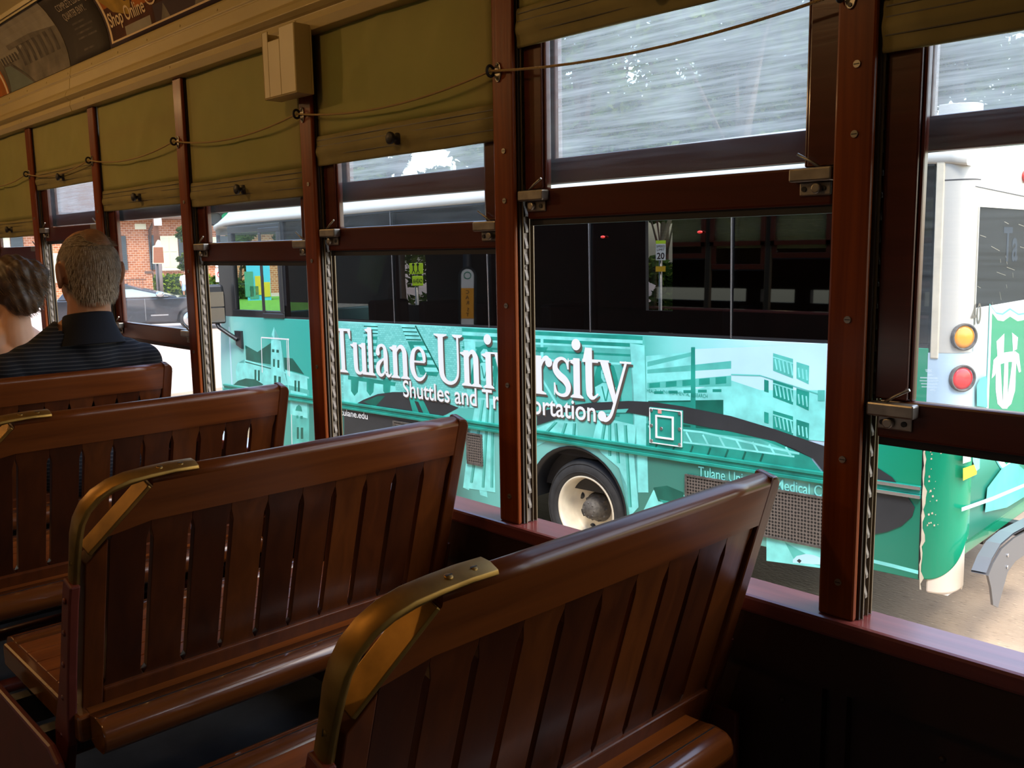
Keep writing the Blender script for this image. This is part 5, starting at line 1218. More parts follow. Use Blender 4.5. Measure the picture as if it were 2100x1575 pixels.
gt = MB(); p0 = RP(2057, 535); add_text(gt, 'Ta', lambda x, y: B(UR + .0028, p0[0] + x, p0[1] + y), None, .20, 0, .02); gt.build('lettering', pm('ghost letters', (.055, .062, .07), .6, spec=.03), bus, fix=False)  # ghost reflection in the glass, put in as dull letter shapes
nb = MB(); p0 = RP(1985, 672); add_text(nb, '40', lambda x, y: B(UR - .004, p0[0] + .045 + x, p0[1] + .01 + y), .15, .12, 0, .0); nb.build('fleet_number', 'wShadow', bus, fix=False)
for (x, y), nm, c in (((1972, 690), 'amber_light', (.95, .34, .01)), ((1967, 775), 'red_light', (.80, .02, .02))):
    r = ray(x, y); ps = rear(x, y, 1.70); cc = B(1.682, .058, ps[1]); ax = Vector((-.80, .60, 0)).normalized()
    lm = pm(nm, c, .25, coat=.6); b_ = MB(); b_.lathe(cc + ax * -.01, ax, [(0, .074), (.022, .074), (.024, .066), (.012, .062)], 28); lo = b_.build('lamp_bezel', 'hub', bus)
    MB().lathe(cc, ax, [(-.01, .064), (.004, .060), (.010, .040), (.012, .001)], 28).build(nm, lm, lo)
rl_ = MB(); p0 = RP(2103, 362); rl_.sphere(B(UR - .01, p0[0], p0[1]), (.03, .075, .040)); rl_.build('red_light', pm('stop lamp red', (.75, .03, .02), .2, coat=.5), bus)
# shield emblem
se = MB(); u_of = lambda x, y: RP(x, y)
shield = [(2032, 637), (2044, 653), (2056, 655), (2070, 645), (2086, 655), (2098, 653), (2112, 640), (2112, 900), (2092, 935), (2062, 958), (2050, 940), (2030, 905), (2024, 860)]
def shp(pts, grow): 
    q = [u_of(*p) for p in pts]; cx = sum(p[0] for p in q) / len(q); cz = sum(p[1] for p in q) / len(q); return [(cx + (a - cx) * grow, cz + (b - cz) * grow) for a, b in q]
rear_poly(se, shp(shield, 1.10), .0030, 2); rear_poly(se, shp(shield, 1.07), .0034, 1); rear_poly(se, shp(shield, .97), .0038, 0)
rear_poly(se, [u_of(*p) for p in ((2042, 700), (2058, 684), (2057, 722), (2044, 730))], .0044, 1)
rear_poly(se, [u_of(*p) for p in ((2074, 682), (2086, 692), (2084, 716), (2076, 720))], .0044, 1)
rear_poly(se, [u_of(*p) for p in ((2036, 738), (2050, 724), (2080, 720), (2088, 726), (2092, 762), (2088, 764), (2082, 742), (2064, 742), (2046, 748), (2038, 770), (2032, 776))], .0046, 1)
rear_poly(se, [u_of(*p) for p in ((2040, 752), (2050, 745), (2050, 790), (2054, 815), (2054, 838), (2044, 828), (2040, 800))], .0050, 1)
rear_poly(se, [u_of(*p) for p in ((2058, 742), (2066, 741), (2064, 838), (2054, 838))], .0050, 1)
rear_poly(se, [u_of(*p) for p in ((2074, 742), (2082, 742), (2080, 800), (2072, 828), (2062, 838), (2064, 815), (2072, 795))], .0050, 1)
bmesh.ops.triangulate(se.bm, faces=[f for f in se.bm.faces if len(f.verts) > 4])
se.build('shield_emblem', ['wGreen', 'wWhite', 'wMid'], bus, fix=False)
rp2 = MB()
for pts, mi in (([(1970, 920), (1986, 918), (1986, 945), (1970, 950)], 0), ([(1970, 960), (1999, 950), (1998, 972), (1970, 985)], 1), ([(1988, 915), (2005, 912), (2004, 960), (1998, 965), (1990, 945)], 2), ([(2020, 1000), (2050, 960), (2075, 945), (2110, 975), (2110, 1010), (2060, 1040), (2015, 1050)], 3), ([(2035, 985), (2070, 975), (2110, 985), (2110, 1000), (2040, 1030)], 2), ([(1967, 1040), (2030, 1018), (2110, 985), (2110, 992), (2030, 1026), (1967, 1048)], 4), ([(1998, 790), (2006, 775), (2018, 770), (2020, 835), (1998, 832)], 5)):
    rear_poly(rp2, [RP(*p) for p in pts], .0125 + mi * .0002, mi)
bmesh.ops.triangulate(rp2.bm, faces=[f for f in rp2.bm.faces if len(f.verts) > 4])
rp2.build('tail_picture', ['wWhite', pm('yellow notice', (.85, .60, .03), .5), 'wLight', 'wMid', 'wPale', 'wMid'], bus, fix=False)
s6 = MB(); p0 = RP(1972, 935); add_text(s6, '607', lambda x, y: B(UR - .0145, p0[0] + x, p0[1] + y), .09, .06, 0, .01); s6.build('fleet_number', 'wShadow', bus, fix=False)
lo_ = MB(); bbox(lo_, UR + .0, UR + .05, .14, BW - .14, -1.72, -1.63); lo_.build('rear_valance', 'wGreen', bus, bevel=.01)
# hitch plate and hanging bumper bracket
hp = MB(); bbox(hp, UR + .12, UR + .14, .10, .52, -1.86, -1.70); ho = hp.build('hitch_plate', 'iron', bus, bevel=.003)
hb = MB()
for n_, w_ in ((.16, -1.755), (.44, -1.755)): hb.disc(B(UR + .12, n_, w_), (-1, 0, 0), .020, .012, 6)
for n_, w_ in ((.16, -1.82), (.17, -1.715), (.46, -1.82)): bbox(hb, UR + .116, UR + .12, n_ - .02, n_ + .02, w_ - .008, w_ + .008)
hb.build('bolt', 'steel', ho)
hx = MB(); bbox(hx, UR + .14, UR + .6, .12, .50, -1.80, -1.72); bbox(hx, UR + .10, UR + .14, .80, 1.20, -1.84, -1.70); hx.build('hitch_beam', 'iron', bus)
UBk = 1.50
def KP(x, y): return rear(x, y, UBk)
bk_ = MB(); bp = [KP(*p) for p in ((2022, 1180), (2032, 1155), (2050, 1125), (2075, 1103), (2140, 1068), (2140, 1115), (2100, 1135), (2078, 1150), (2062, 1172), (2042, 1245), (2032, 1240), (2028, 1205))]
bk_.prism([B(UBk, n_, w_) for n_, w_ in bp], (-.012, 0, 0)); fl_ = [KP(*p) for p in ((2016, 1178), (2028, 1148), (2046, 1118), (2072, 1096), (2140, 1060))]
bk_.loft([[B(UBk - .015, n_, w_) for n_, w_ in fl_], [B(UBk + .06, n_, w_) for n_, w_ in fl_], [B(UBk + .06, n_, w_ + .012) for n_, w_ in fl_], [B(UBk - .015, n_, w_ + .012) for n_, w_ in fl_]], closed=False, smooth=False)
bo_ = bk_.build('bumper_bracket', pm('grey galvanised bracket', (.20, .20, .21), .4, metal=.6), bus)
bb = MB()
for p in ((2061, 1138), (2060, 1162)): q = KP(*p); bb.disc(B(UBk - .012, q[0], q[1]), (-1, 0, 0), .010, .006, 10)
bb.build('bolt', 'chrome', bo_)
q = KP(2130, 1090); cn = MB(); bbox(cn, UBk, UR + .12, q[0] - .04, q[0] + .04, q[1] - .04, q[1] + .04); cn.build('bracket_arm', 'iron', bo_)
# mirror on its arm
u0, w0 = side(464, 578); mn = -.15; tA = math.radians(24)
def MQ(a, d, w_): return B(u0 - d * math.cos(tA) - a * math.sin(tA), mn - d * math.sin(tA) + a * math.cos(tA), w_)   # a across, d towards the tail
mm = MB(); mm.prism([MQ(-.10, .055, -.62), MQ(.10, .055, -.62), MQ(.10, .055, -.30), MQ(.085, .055, -.19), MQ(-.085, .055, -.19), MQ(-.10, .055, -.30)], MQ(0, -.06, 0) - MQ(0, .055, 0)); mo2 = mm.build('mirror', 'busDark', bus, bevel=.025)
M['mirrorGlass'] = pm('mirror glass', (.8, .82, .8), .03, metal=1)
mg = MB()
for z0_, z1_, up_ in ((-.43, -.27, .02), (-.60, -.445, .03)): mg.prism([MQ(-.088, .057, z0_), MQ(.088, .057, z0_), MQ(.088, .057 - up_, z1_) + (MQ(0, up_, 0) - MQ(0, 0, 0)), MQ(-.088, .057 - up_, z1_) + (MQ(0, up_, 0) - MQ(0, 0, 0))], MQ(0, .003, 0) - MQ(0, 0, 0))
mg.build('mirror_glass', 'mirrorGlass', mo2)
mt = MB(); mt.tube([B(u0 + .0, mn, -.60), B(u0 - .03, mn + .01, -.66), B(u0 - .12, -.07, -.74), B(u0 - .20, -.02, -.80)], [.03, .032, .034, .036], 10, sy=.7); mt.prism([B(u0 - .15, 0, -.70), B(u0 - .29, 0, -.70), B(u0 - .29, 0, -.90), B(u0 - .17, 0, -.86)], (0, .03, 0)); mt.build('mirror_arm', 'busDark', mo2, bevel=.004)

# ================================================================== THE STREET
def far(px, py, dist):
    r = ray(px, py); return r * (dist / math.hypot(r.x, r.y))
def bearing(px, py=560): r = ray(px, py); return math.atan2(r.y, r.x)
def asphalt_mat():
    m, n, l, b = newmat('tan worn asphalt'); tc = n.new('ShaderNodeTexCoord')
    a = n.new('ShaderNodeTexNoise'); a.inputs['Scale'].default_value = 1.4; a.inputs['Detail'].default_value = 8; l.new(tc.outputs['Object'], a.inputs[0])
    mp = n.new('ShaderNodeMapping'); mp.inputs['Scale'].default_value = (60, 16, 60); l.new(tc.outputs['Object'], mp.inputs[0])
    s = n.new('ShaderNodeTexNoise'); s.inputs['Scale'].default_value = 1; s.inputs['Detail'].default_value = 3; l.new(mp.outputs[0], s.inputs[0])
    cr = n.new('ShaderNodeValToRGB'); cr.color_ramp.elements[0].position = .34; cr.color_ramp.elements[0].color = (.22, .162, .108, 1); cr.color_ramp.elements[1].position = .66; cr.color_ramp.elements[1].color = (.37, .275, .185, 1); l.new(a.outputs['Fac'], cr.inputs[0])
    c2 = n.new('ShaderNodeValToRGB'); c2.color_ramp.elements[0].position = .28; c2.color_ramp.elements[0].color = (.55, .55, .55, 1); c2.color_ramp.elements[1].position = .40; c2.color_ramp.elements[1].color = (1, 1, 1, 1)
    q = c2.color_ramp.elements.new(.66); q.color = (1, 1, 1, 1); q = c2.color_ramp.elements.new(.74); q.color = (1.9, 1.9, 1.85, 1); l.new(s.outputs['Fac'], c2.inputs[0])
    mx = n.new('ShaderNodeMix'); mx.data_type = 'RGBA'; mx.blend_type = 'MULTIPLY'; mx.inputs[0].default_value = 1; l.new(cr.outputs[0], mx.inputs[6]); l.new(c2.outputs[0], mx.inputs[7]); l.new(mx.outputs[2], b.inputs['Base Color'])
    b.inputs['Roughness'].default_value = .9; bp = n.new('ShaderNodeBump'); bp.inputs['Strength'].default_value = .35; bp.inputs['Distance'].default_value = .02; l.new(s.outputs['Fac'], bp.inputs['Height']); l.new(bp.outputs[0], b.inputs['Normal']); return m
M['asphalt'] = asphalt_mat()
M['concrete'] = pm('pinkish concrete', (.50, .38, .31), .85, var=.12, vs=2)
M['lawn'] = pm('bright lawn', (.16, .36, .03), .9, var=.25, vs=6, bump=.4, bs=30)
struct(MB().box(-30, 40, -30, 15, GZ - .2, GZ).build('street', 'asphalt'), 'sunlit tan asphalt street')
sl_ = MB(); sl_.box(-40, 120, 15, 140, GZ - .2, GZ + .0); struct(sl_.build('sidewalk', 'concrete'), 'pale pinkish pavement beyond the crossing')
lw = MB(); p = [far(480, 655, 31), far(640, 655, 31), far(640, 560, 50), far(480, 560, 50)]
lw.prism([(q.x, q.y, GZ + .03) for q in p], (0, 0, .05)); o = lw.build('lawn', 'lawn'); tag(o, 'bright green lawn seen through the bus cab window', 'lawn', None, 'stuff')
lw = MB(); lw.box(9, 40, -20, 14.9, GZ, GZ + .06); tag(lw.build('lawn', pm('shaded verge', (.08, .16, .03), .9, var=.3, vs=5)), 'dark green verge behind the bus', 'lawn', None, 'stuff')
ln = MB()
for px_, wd in ((300, .12),):
    a, b_ = far(150, 752, 19.5), far(420, 740, 19.5); ln.prism([(a.x, a.y, GZ + .004), (b_.x, b_.y, GZ + .004), (b_.x, b_.y + .3, GZ + .004), (a.x, a.y + .3, GZ + .004)], (0, 0, .002))
struct(ln.build('road_marking', 'white'))

# far things are built facing the car: local x to the right, y away, z up
def facing(name, px, dist, label, cat, group=None, z=GZ):
    a = bearing(px); p = Vector((math.cos(a) * dist, math.sin(a) * dist, z))
    return thing(name, p, label, cat, group, a - PI / 2), p
S30 = lambda dist: dist / (FL * 1.0)           # metres per pixel at a horizontal distance (approx., near the axis handled below)
def local_of(px, py, dist, px0):
    """position of a pixel on the upright plane that faces the car at px0, dist -> local (x, z above street)"""
    a0 = bearing(px0); nrm = Vector((math.cos(a0), math.sin(a0), 0)); r = ray(px, py); r = r * (dist / r.dot(nrm)); rt = Vector((math.sin(a0), -math.cos(a0), 0)); return r.dot(rt), r.z - GZ
# --- brick house
M['brick'] = brick_mat('orange brick', (.50, .19, .085), (.34, .11, .045), (.62, .44, .32), 2.0, 'XZ', .85)
M['houseCream'] = pm('cream joinery', (.75, .70, .50), .6); M['shutter'] = pm('dark slate shutter', (.055, .07, .075), .6); M['roofDark'] = pm('brown eaves', (.14, .075, .05), .7)
HD = 56; H0 = 330
house, hp_ = facing('brick_house', H0, HD, 'orange brick house with cream windows and dark shutters across the street', 'house')
def HL(x, y): return local_of(x, y, HD, H0)
xl, xr = HL(-60, 560)[0], HL(640, 560)[0]; ze = HL(330, 450)[1]
MB().box(xl, xr, 0, 8, 0, ze).build('wall', 'brick', house)
ev = MB(); ev.box(xl - .3, xr + .3, -.7, 8, ze, ze + .35); ev.build('eaves', 'roofDark', house)
rf2 = MB(); rf2.prism([(xl - .4, -.8, ze + .35), (xl - .4, 8.5, ze + .35), (xl - .4, 4, ze + 3.2)], (xr - xl + .8, 0, 0)); rf2.build('roof', 'roofDark', house)
for i, (x0, x1, y0, y1) in enumerate(((328, 368, 484, 550), (100, 128, 520, 575), (-8, 26, 486, 552), (212, 238, 486, 552), (430, 450, 486, 540))):
    (a, zt_), (b_, zb_) = HL(x0, y0), HL(x1, y1)
    w_ = MB(); w_.box(a, b_, -.08, .02, zb_, zt_); wo_ = w_.build('window', 'houseCream', house, bevel=.01)
    g = MB(); mxx = (a + b_) / 2; mz = (zb_ + zt_) / 2; t_ = (b_ - a) * .08
    for (q0, q1) in ((a + t_, mxx - t_ / 3), (mxx + t_ / 3, b_ - t_)):
        for (r0, r1) in ((zb_ + t_, mz - t_ / 3), (mz + t_ / 3, zt_ - t_)): g.box(q0, q1, -.10, -.07, r0, r1)
    g.build('pane', pm('curtained pane', (.60, .62, .46), .25), wo_)
    for sg in (-1, 1):
        s_ = MB(); c0 = (a - .62 if sg < 0 else b_ + .04); s_.box(c0, c0 + .58, -.10, .0, zb_ - .05, zt_ + .05)
        for k in range(14): s_.box(c0 + .06, c0 + .52, -.115, -.10, zb_ + (zt_ - zb_) * (k + .2) / 14, zb_ + (zt_ - zb_) * (k + .7) / 14)
        s_.build('shutter', 'shutter', house)
    MB().box(a - .1, b_ + .1, -.15, .02, zb_ - .12, zb_).build('sill', 'houseCream', house)
(a, zt_), (b_, zb_) = HL(276, 459), HL(300, 470); MB().box(a, b_, -.06, .02, zb_, zt_).build('vent_plaque', 'houseCream', house)
dsx = HL(309, 500)[0]; MB().tube([(dsx, -.1, 0), (dsx, -.1, ze - .6), (dsx + .3, -.3, ze - .1)], .09, 10).build('downspout', 'roofDark', house)
# --- fence pier, hedge, pole, sign, pedestrian, car
pr_, _ = facing('brick_pier', 306, 52, 'orange brick fence pier with iron railings left of the pole', 'pier')
def LL(px0, d): return lambda x, y: local_of(x, y, d, px0)
q = LL(306, 52); a, zt_ = q(299, 556); b_, _z = q(315, 600)
MB().box(a, b_, -.25, .25, 0, zt_ - .12).build('shaft', 'brick', pr_); MB().box(a - .06, b_ + .06, -.3, .3, zt_ - .12, zt_).build('cap', 'roofDark', pr_, bevel=.02)
rl2 = MB()
for i in range(26): rl2.box(a - .2 - i * .15, a - .18 - i * .15, -.01, .01, 0, zt_ - .35)
rl2.box(a - 4, a, -.02, .02, zt_ - .45, zt_ - .40); rl2.build('railing', 'roofDark', pr_)
def leaf_mesh(name, blobs, count, size, mats, parent, seed, flat=.0):
    rnd = random.Random(seed); V = []; F = []; I = []; tot = sum(b[1][0] * b[1][1] * b[1][2] for b in blobs)
    for c, r in blobs:
        for _ in range(int(count * r[0] * r[1] * r[2] / tot)):
            while True:
                d = Vector((rnd.uniform(-1, 1), rnd.uniform(-1, 1), rnd.uniform(-1, 1)))
                if .15 < d.length < 1: break
            d = d.normalized() * (d.length ** .5)
            p = Vector(c) + Vector((d.x * r[0], d.y * r[1], d.z * r[2])); s = size * rnd.uniform(.6, 1.3)
            a = Vector((rnd.gauss(0, 1), rnd.gauss(0, 1), rnd.gauss(0, .6))).normalized(); b_ = a.cross(Vector((rnd.gauss(0, 1), rnd.gauss(0, 1), rnd.gauss(0, 1)))).normalized()
            i = len(V); V += [p - a * s, p + b_ * s * .45, p + a * s, p - b_ * s * .45]; F.append((i, i + 1, i + 2, i + 3)); I.append(rnd.randrange(len(mats)))
    return from_py(name, V, F, mats, parent, I)
def leafm(name, c):
    m, n, l, b = newmat(name); n.remove(b); d = n.new('ShaderNodeBsdfDiffuse'); d.inputs[0].default_value = (*c, 1); t = n.new('ShaderNodeBsdfTranslucent'); t.inputs[0].default_value = (c[0] * 1.3, c[1] * 1.2, c[2] * .8, 1)
    mx = n.new('ShaderNodeMixShader'); mx.inputs[0].default_value = .4; l.new(d.outputs[0], mx.inputs[1]); l.new(t.outputs[0], mx.inputs[2]); l.new(mx.outputs[0], n['Material Output'].inputs[0]); return m
M['leafA'] = leafm('leaf green', (.07, .13, .03)); M['leafB'] = leafm('leaf dark', (.035, .075, .02)); M['leafC'] = leafm('leaf olive', (.13, .18, .04)); M['leafY'] = leafm('hedge lime', (.30, .42, .04)); M['bark'] = pm('bark', (.10, .07, .045), .9, var=.3, vs=20)
he, _ = facing('hedge', 345, 53, 'clipped yellow-green hedge before the brick house', 'hedge'); q = LL(345, 53); a, zt_ = q(316, 563); b_, _z = q(384, 600); b_ += 1.2
MB().box(a + .15, b_ - .1, -.35, .35, 0, zt_ - .15).build('branches', 'leafB', he)
nb_ = 10; leaf_mesh('leaves', [((a + (b_ - a) * (i + .5) / nb_, 0, zt_ * (.5)), ((b_ - a) / nb_ * .75, .5, zt_ * .53)) for i in range(nb_)], 5000, .11, ['leafY', 'leafC', 'leafY', 'leafA'], he, 3)
po, _ = facing('utility_pole', 326, 51, 'brown wooden utility pole with a white box, before the brick house', 'pole'); q = LL(326, 51)
zt_ = q(326, 540)[1]; ztop = q(323, 300)[1]
MB().tube([(0, 0, 0), (0, 0, zt_)], .17, 14).build('sleeve', pm('grey pole sleeve', (.17, .13, .12), .7), po); MB().tube([(0, 0, zt_), (0, 0, ztop)], .14, 14).build('shaft', pm('pole wood', (.22, .09, .05), .8), po)
a, z1 = q(315, 448); b_, z0 = q(332, 463); MB().box(a, b_, -.35, -.14, z0, z1).build('junction_box', 'white', po, bevel=.02)
sg_, _ = facing('historic_marker', 324, 49, 'brown historic marker sign with cream lettering and an arched crest', 'sign'); q = LL(324, 49)
def pt(x, y): return (q(x, y)[0], 0, q(x, y)[1])
ol = [(313, 541), (313, 505), (318, 503), (320, 497), (323, 492), (327, 492), (330, 497), (331, 503), (335, 504), (338, 541)]
mkb = MB(); mkb.prism([pt(*p) for p in ol], (0, .06, 0)); mkb.build('frame', 'houseCream', sg_)
il = [(314.6, 539), (314.6, 507), (334, 507), (336.3, 539)]; mk = MB(); mk.prism([(p[0], -.015, p[2]) for p in [pt(*p) for p in il]], (0, .02, 0)); mk.build('plaque', pm('marker brown', (.30, .10, .045), .5), sg_)
mk = MB(); a, z1 = q(316, 509); b_, z0 = q(334, 537)
for i in range(8): mk.box(a + (.15 if i in (0, 7) else 0), b_ - (.15 if i in (0, 7) else 0), -.02, -.014, z1 - (z1 - z0) * (i + .25) / 8, z1 - (z1 - z0) * (i + .0) / 8 - .02)
mk.build('lettering', 'houseCream', sg_); MB().tube([(0, .1, 0), (0, .1, q(324, 541)[1])], .05, 10).build('post', 'iron', sg_)
pe, _ = facing('person', 379, 52, 'pedestrian in a white shirt and pale blue shorts standing by the hedge', 'person'); zt_ = LL(379, 52)(379, 557)[1]; s_ = zt_ / 1.72
body_ = []
for sg in (-1, 1): body_ += [('c', (sg * .10, 0, .92 * s_), .085, (sg * .11, .02, .50 * s_), .062), ('c', (sg * .11, .02, .50 * s_), .058, (sg * .11, .04, .09 * s_), .042), ('c', (sg * .11, .0, .05), .045, (sg * .12, -.13, .04), .038), ('c', (sg * .19, 0, 1.40 * s_), .06, (sg * .25, .02, 1.12 * s_), .045), ('c', (sg * .25, .02, 1.12 * s_), .042, (sg * .22, -.10, .90 * s_), .032), ('e', (sg * .22, -.13, .86 * s_), (.03, .04, .06))]
body_ += [('e', (0, 0, 1.0 * s_), (.16, .11, .14)), ('e', (0, 0, 1.25 * s_), (.18, .12, .25)), ('c', (0, 0, 1.40 * s_), .06, (0, 0, 1.53 * s_), .055), ('e', (0, 0, 1.62 * s_), (.078, .095, .115)), ('e', (0, -.095, 1.60 * s_), (.015, .02, .02)), ('e', (.08, 0, 1.61 * s_), (.01, .02, .03)), ('e', (-.08, 0, 1.61 * s_), (.01, .02, .03))]
blob('body', body_, 'skin', pe, (0, 0, 0), .018, 2)
blob('shirt', [('e', (0, 0, 1.22 * s_), (.21, .15, .27)), ('e', (0, 0, 1.02 * s_), (.20, .15, .16)), ('c', (-.18, 0, 1.40 * s_), .075, (-.235, .01, 1.20 * s_), .07), ('c', (.18, 0, 1.40 * s_), .075, (.235, .01, 1.20 * s_), .07)], 'white', pe, (0, 0, 0), .02, 3)
blob('shorts', [('c', (-.10, 0, .90 * s_), .11, (-.11, .02, .58 * s_), .10), ('c', (.10, 0, .90 * s_), .11, (.11, .02, .58 * s_), .10)], pm('pale blue cotton', (.40, .55, .75), .8), pe, (0, 0, 0), .02, 2)
blob('hair', [('e', (0, .02, 1.66 * s_), (.085, .095, .095))], 'black', pe, (0, 0, 0), .02, 1, cut=lambda c: c.y < -.055)
# --- dark SUV
CD_ = 30; car, _ = facing('car', 300, CD_, 'dark grey parked-looking SUV passing before the brick house', 'car'); q = LL(300, CD_)
def cx_(x): return q(x, 650)[0]
M['carPaint'] = pm('charcoal car paint', (.018, .020, .026), .2, coat=.8); M['carGlass'] = pm('car window glass', (.30, .37, .35), .08, coat=.5)
wx = cx_(392); wr_ = wx - 2.85; hi = q(300, 583)[1]
side_p = [(wr_ - .95, .42), (wr_ - 1.0, .95), (wr_ - .92, 1.02), (wx + .25, 1.02), (wx + .85, .90), (wx + .98, .70), (wx + 1.0, .36), (wx + .45, .30)]
for i in range(11): a = PI * i / 10; side_p.append((wx + .40 * math.cos(a), .34 + .40 * math.sin(a)))
side_p += [(wx - .45, .28), (wr_ + .45, .28)]
for i in range(11): a = PI * i / 10; side_p.append((wr_ + .40 * math.cos(a), .34 + .40 * math.sin(a)))
side_p += [(wr_ - .45, .30)]
cb_ = MB(); cb_.prism([(x, 0, z) for x, z in side_p], (0, 1.8, 0)); cb_.build('body', 'carPaint', car, bevel=.05)
ww = MB(); ww.box(wx - .50, wx + .50, .25, 1.6, .30, .85); ww.box(wr_ - .50, wr_ + .50, .25, 1.6, .30, .85); ww.box(wr_ - .7, wx + .7, .2, 1.6, .22, .34); ww.build('wheel_well', 'black', car)
gh = MB(); gl = [(wr_ - .85, 1.02), (wr_ - .55, hi - .06), (wr_ - .2, hi), (wx - 1.75, hi - .01), (wx - 1.35, hi - .14), (wx - .35, 1.03)]
gh.loft([[(x, .06, z) if z < 1.1 else (x * .995 + .0, .17, z) for x, z in gl], [(x, 1.74, z) if z < 1.1 else (x, 1.63, z) for x, z in gl]], smooth=False); gh.build('cabin', 'carPaint', car, bevel=.03)
for a_, b_ in ((wx - 2.35, wx - 1.0), (wr_ - .1, wx - 2.43)):
    w_ = MB(); tp = hi - .14; e1 = b_ if b_ < wx - 2 else wx - 1.62
    w_.prism([(a_, .045, 1.07), (b_ - (.0 if b_ < wx - 2 else -.32), .045, 1.07), (e1, .14, tp), (a_ + .02, .14, tp)], (0, .03, 0)); w_.build('side_glass', 'carGlass', car)
w_ = MB(); w_.prism([(wx - 2.38, .035, 1.055), (wx - .62, .035, 1.055), (wx - .62, .035, 1.075), (wx - 2.38, .035, 1.075)], (0, .03, 0)); w_.build('window_trim', 'chrome', car)
mr_ = MB(); mr_.sphere((wx - .85, -.06, 1.13), (.13, .10, .09)); mr_.build('door_mirror', 'chrome', car)
for xx in (wx, wr_):
    t = MB(); t.lathe((xx, .12, .345), (0, -1, 0), [(-.12, .2), (-.1, .33), (-.0, .345), (.09, .335), (.10, .25)], 28); to = t.build('wheel', 'rubber', car); r_ = MB(); r_.lathe((xx, .06, .345), (0, -1, 0), [(0, .25), (.02, .23), (.0, .08), (.02, .05), (.03, .01)], 20); r_.build('rim', 'chrome', to)
hd_ = MB()
for xx in (wx - 1.75, wr_ + .35): hd_.box(xx, xx + .18, -.03, 0, .93, .96)
hd_.build('door_handle', 'carPaint', car)
dl = MB(); dl.box(wx - 1.15, wx - .65, -.012, 0, .48, .52); dl.box(wx - 1.3, wx - 1.29, -.003, 0, .35, 1.0); dl.box(wx - 2.4, wx - 2.39, -.003, 0, .35, 1.0); dl.build('door_trim', 'chrome', car)
# --- signal pole with two heads, prohibition signs
ts, _ = facing('traffic_signal', 452, 22, 'black traffic signal heads on a thin pole with a green light, beside the bus front', 'traffic signal'); q = LL(452, 22)
zh = q(452, 448)[1]; MB().tube([(0, 0, 0), (0, 0, zh + .25)], .045, 12).build('pole', 'iron', ts)
for x, g_ in ((442, 0), (465, 1)):
    c_ = q(x, 448)[0]; h_ = MB(); h_.box(c_ - .17, c_ + .17, -.12, .12, zh - .16, zh + .16); h_.lathe((c_, -.12, zh), (0, -1, 0), [(0, .14), (.18, .14), (.18, .13), (0, .13)], 18); ho_ = h_.build('signal_head', 'black', ts, bevel=.02)
    MB().disc((c_, -.12, zh), (0, -1, 0), .12, .02, 18).build('lens', emit('green signal', (.01, .35, .16), .8) if g_ else 'busDark', ho_)
MB().box(q(440, 0)[0], q(466, 0)[0], -.03, .03, zh - .22, zh - .17).build('bracket', 'iron', ts)
for i, (y0, y1) in enumerate(((532, 548), (550, 578))):
    s_, _ = facing('road_sign', 452, 21.6, ['upper white prohibition sign cut off by the sash rail, left of the bus', 'lower white no-turn sign with a red ring, left of the bus mirror'][i], 'sign', 'white prohibition signs left of the bus'); q2 = LL(452, 21.6)
    a, z1 = q2(441, y0); b_, z0 = q2(465, y1); s_.location.z = GZ + z0; h_ = z1 - z0
    MB().box(a, b_, -.02, 0, 0, h_ if i else .30).build('plate', 'white', s_, bevel=.01)
    rr = MB(); cz = h_ * .55 if i else .16; r_ = min(h_, b_ - a) * .36 if i else .10
    rr.lathe(((a + b_) / 2, -.02, cz), (0, -1, 0), [(0, r_), (.006, r_), (.006, r_ * .8), (0, r_ * .8)], 24); d_ = r_ * .64; rr.prism([((a + b_) / 2 - d_ - .015, -.024, cz + d_ - .015), ((a + b_) / 2 - d_ + .015, -.024, cz + d_ + .015), ((a + b_) / 2 + d_ + .015, -.024, cz - d_ + .015), ((a + b_) / 2 + d_ - .015, -.024, cz - d_ - .015)], (0, .004, 0)); rr.build('red_ring', pm('sign red', (.65, .02, .02), .4), s_)
    ar = MB(); c0 = (a + b_) / 2; ar.box(c0 - r_ * .35, c0 - r_ * .15, -.023, -.02, cz - r_ * .5, cz + r_ * .2); ar.prism([(c0 - r_ * .3, -.022, cz + r_ * .3), (c0 + r_ * .45, -.022, cz + r_ * .12), (c0 - r_ * .3, -.022, cz - r_ * .05)], (0, .002, 0)); ar.build('arrow', 'black', s_)
# --- panel and barrier seen through the cab window
bn, _ = facing('banner_board', 530, 46, 'light blue painted board standing on the lawn, seen through the cab', 'board'); q = LL(530, 46)
a, z1 = q(504, 538); b_, z0 = q(556, 603); MB().box(a, b_, 0, .08, z0 - .3, z1).build('panel', pm('sky blue board', (.10, .52, .80), .6), bn)
bb_ = MB(); 
for x, y, h_, mi in ((512, 600, 1.0, 0), (533, 596, .7, 1), (546, 600, .5, 1), (522, 604, .4, 0)): c_ = q(x, y); bb_.box(c_[0] - .2, c_[0] + .2, -.03, 0, c_[1] - .2, c_[1] + h_, mi)
bb_.build('painted_patch', [pm('green patch', (.08, .30, .22), .6), pm('yellow patch', (.75, .50, .03), .6)], bn)
for dx in (-1.2, 1.0): MB().box(dx - .04, dx + .04, .08, .16, 0, 2.0).build('leg', 'bark', bn)
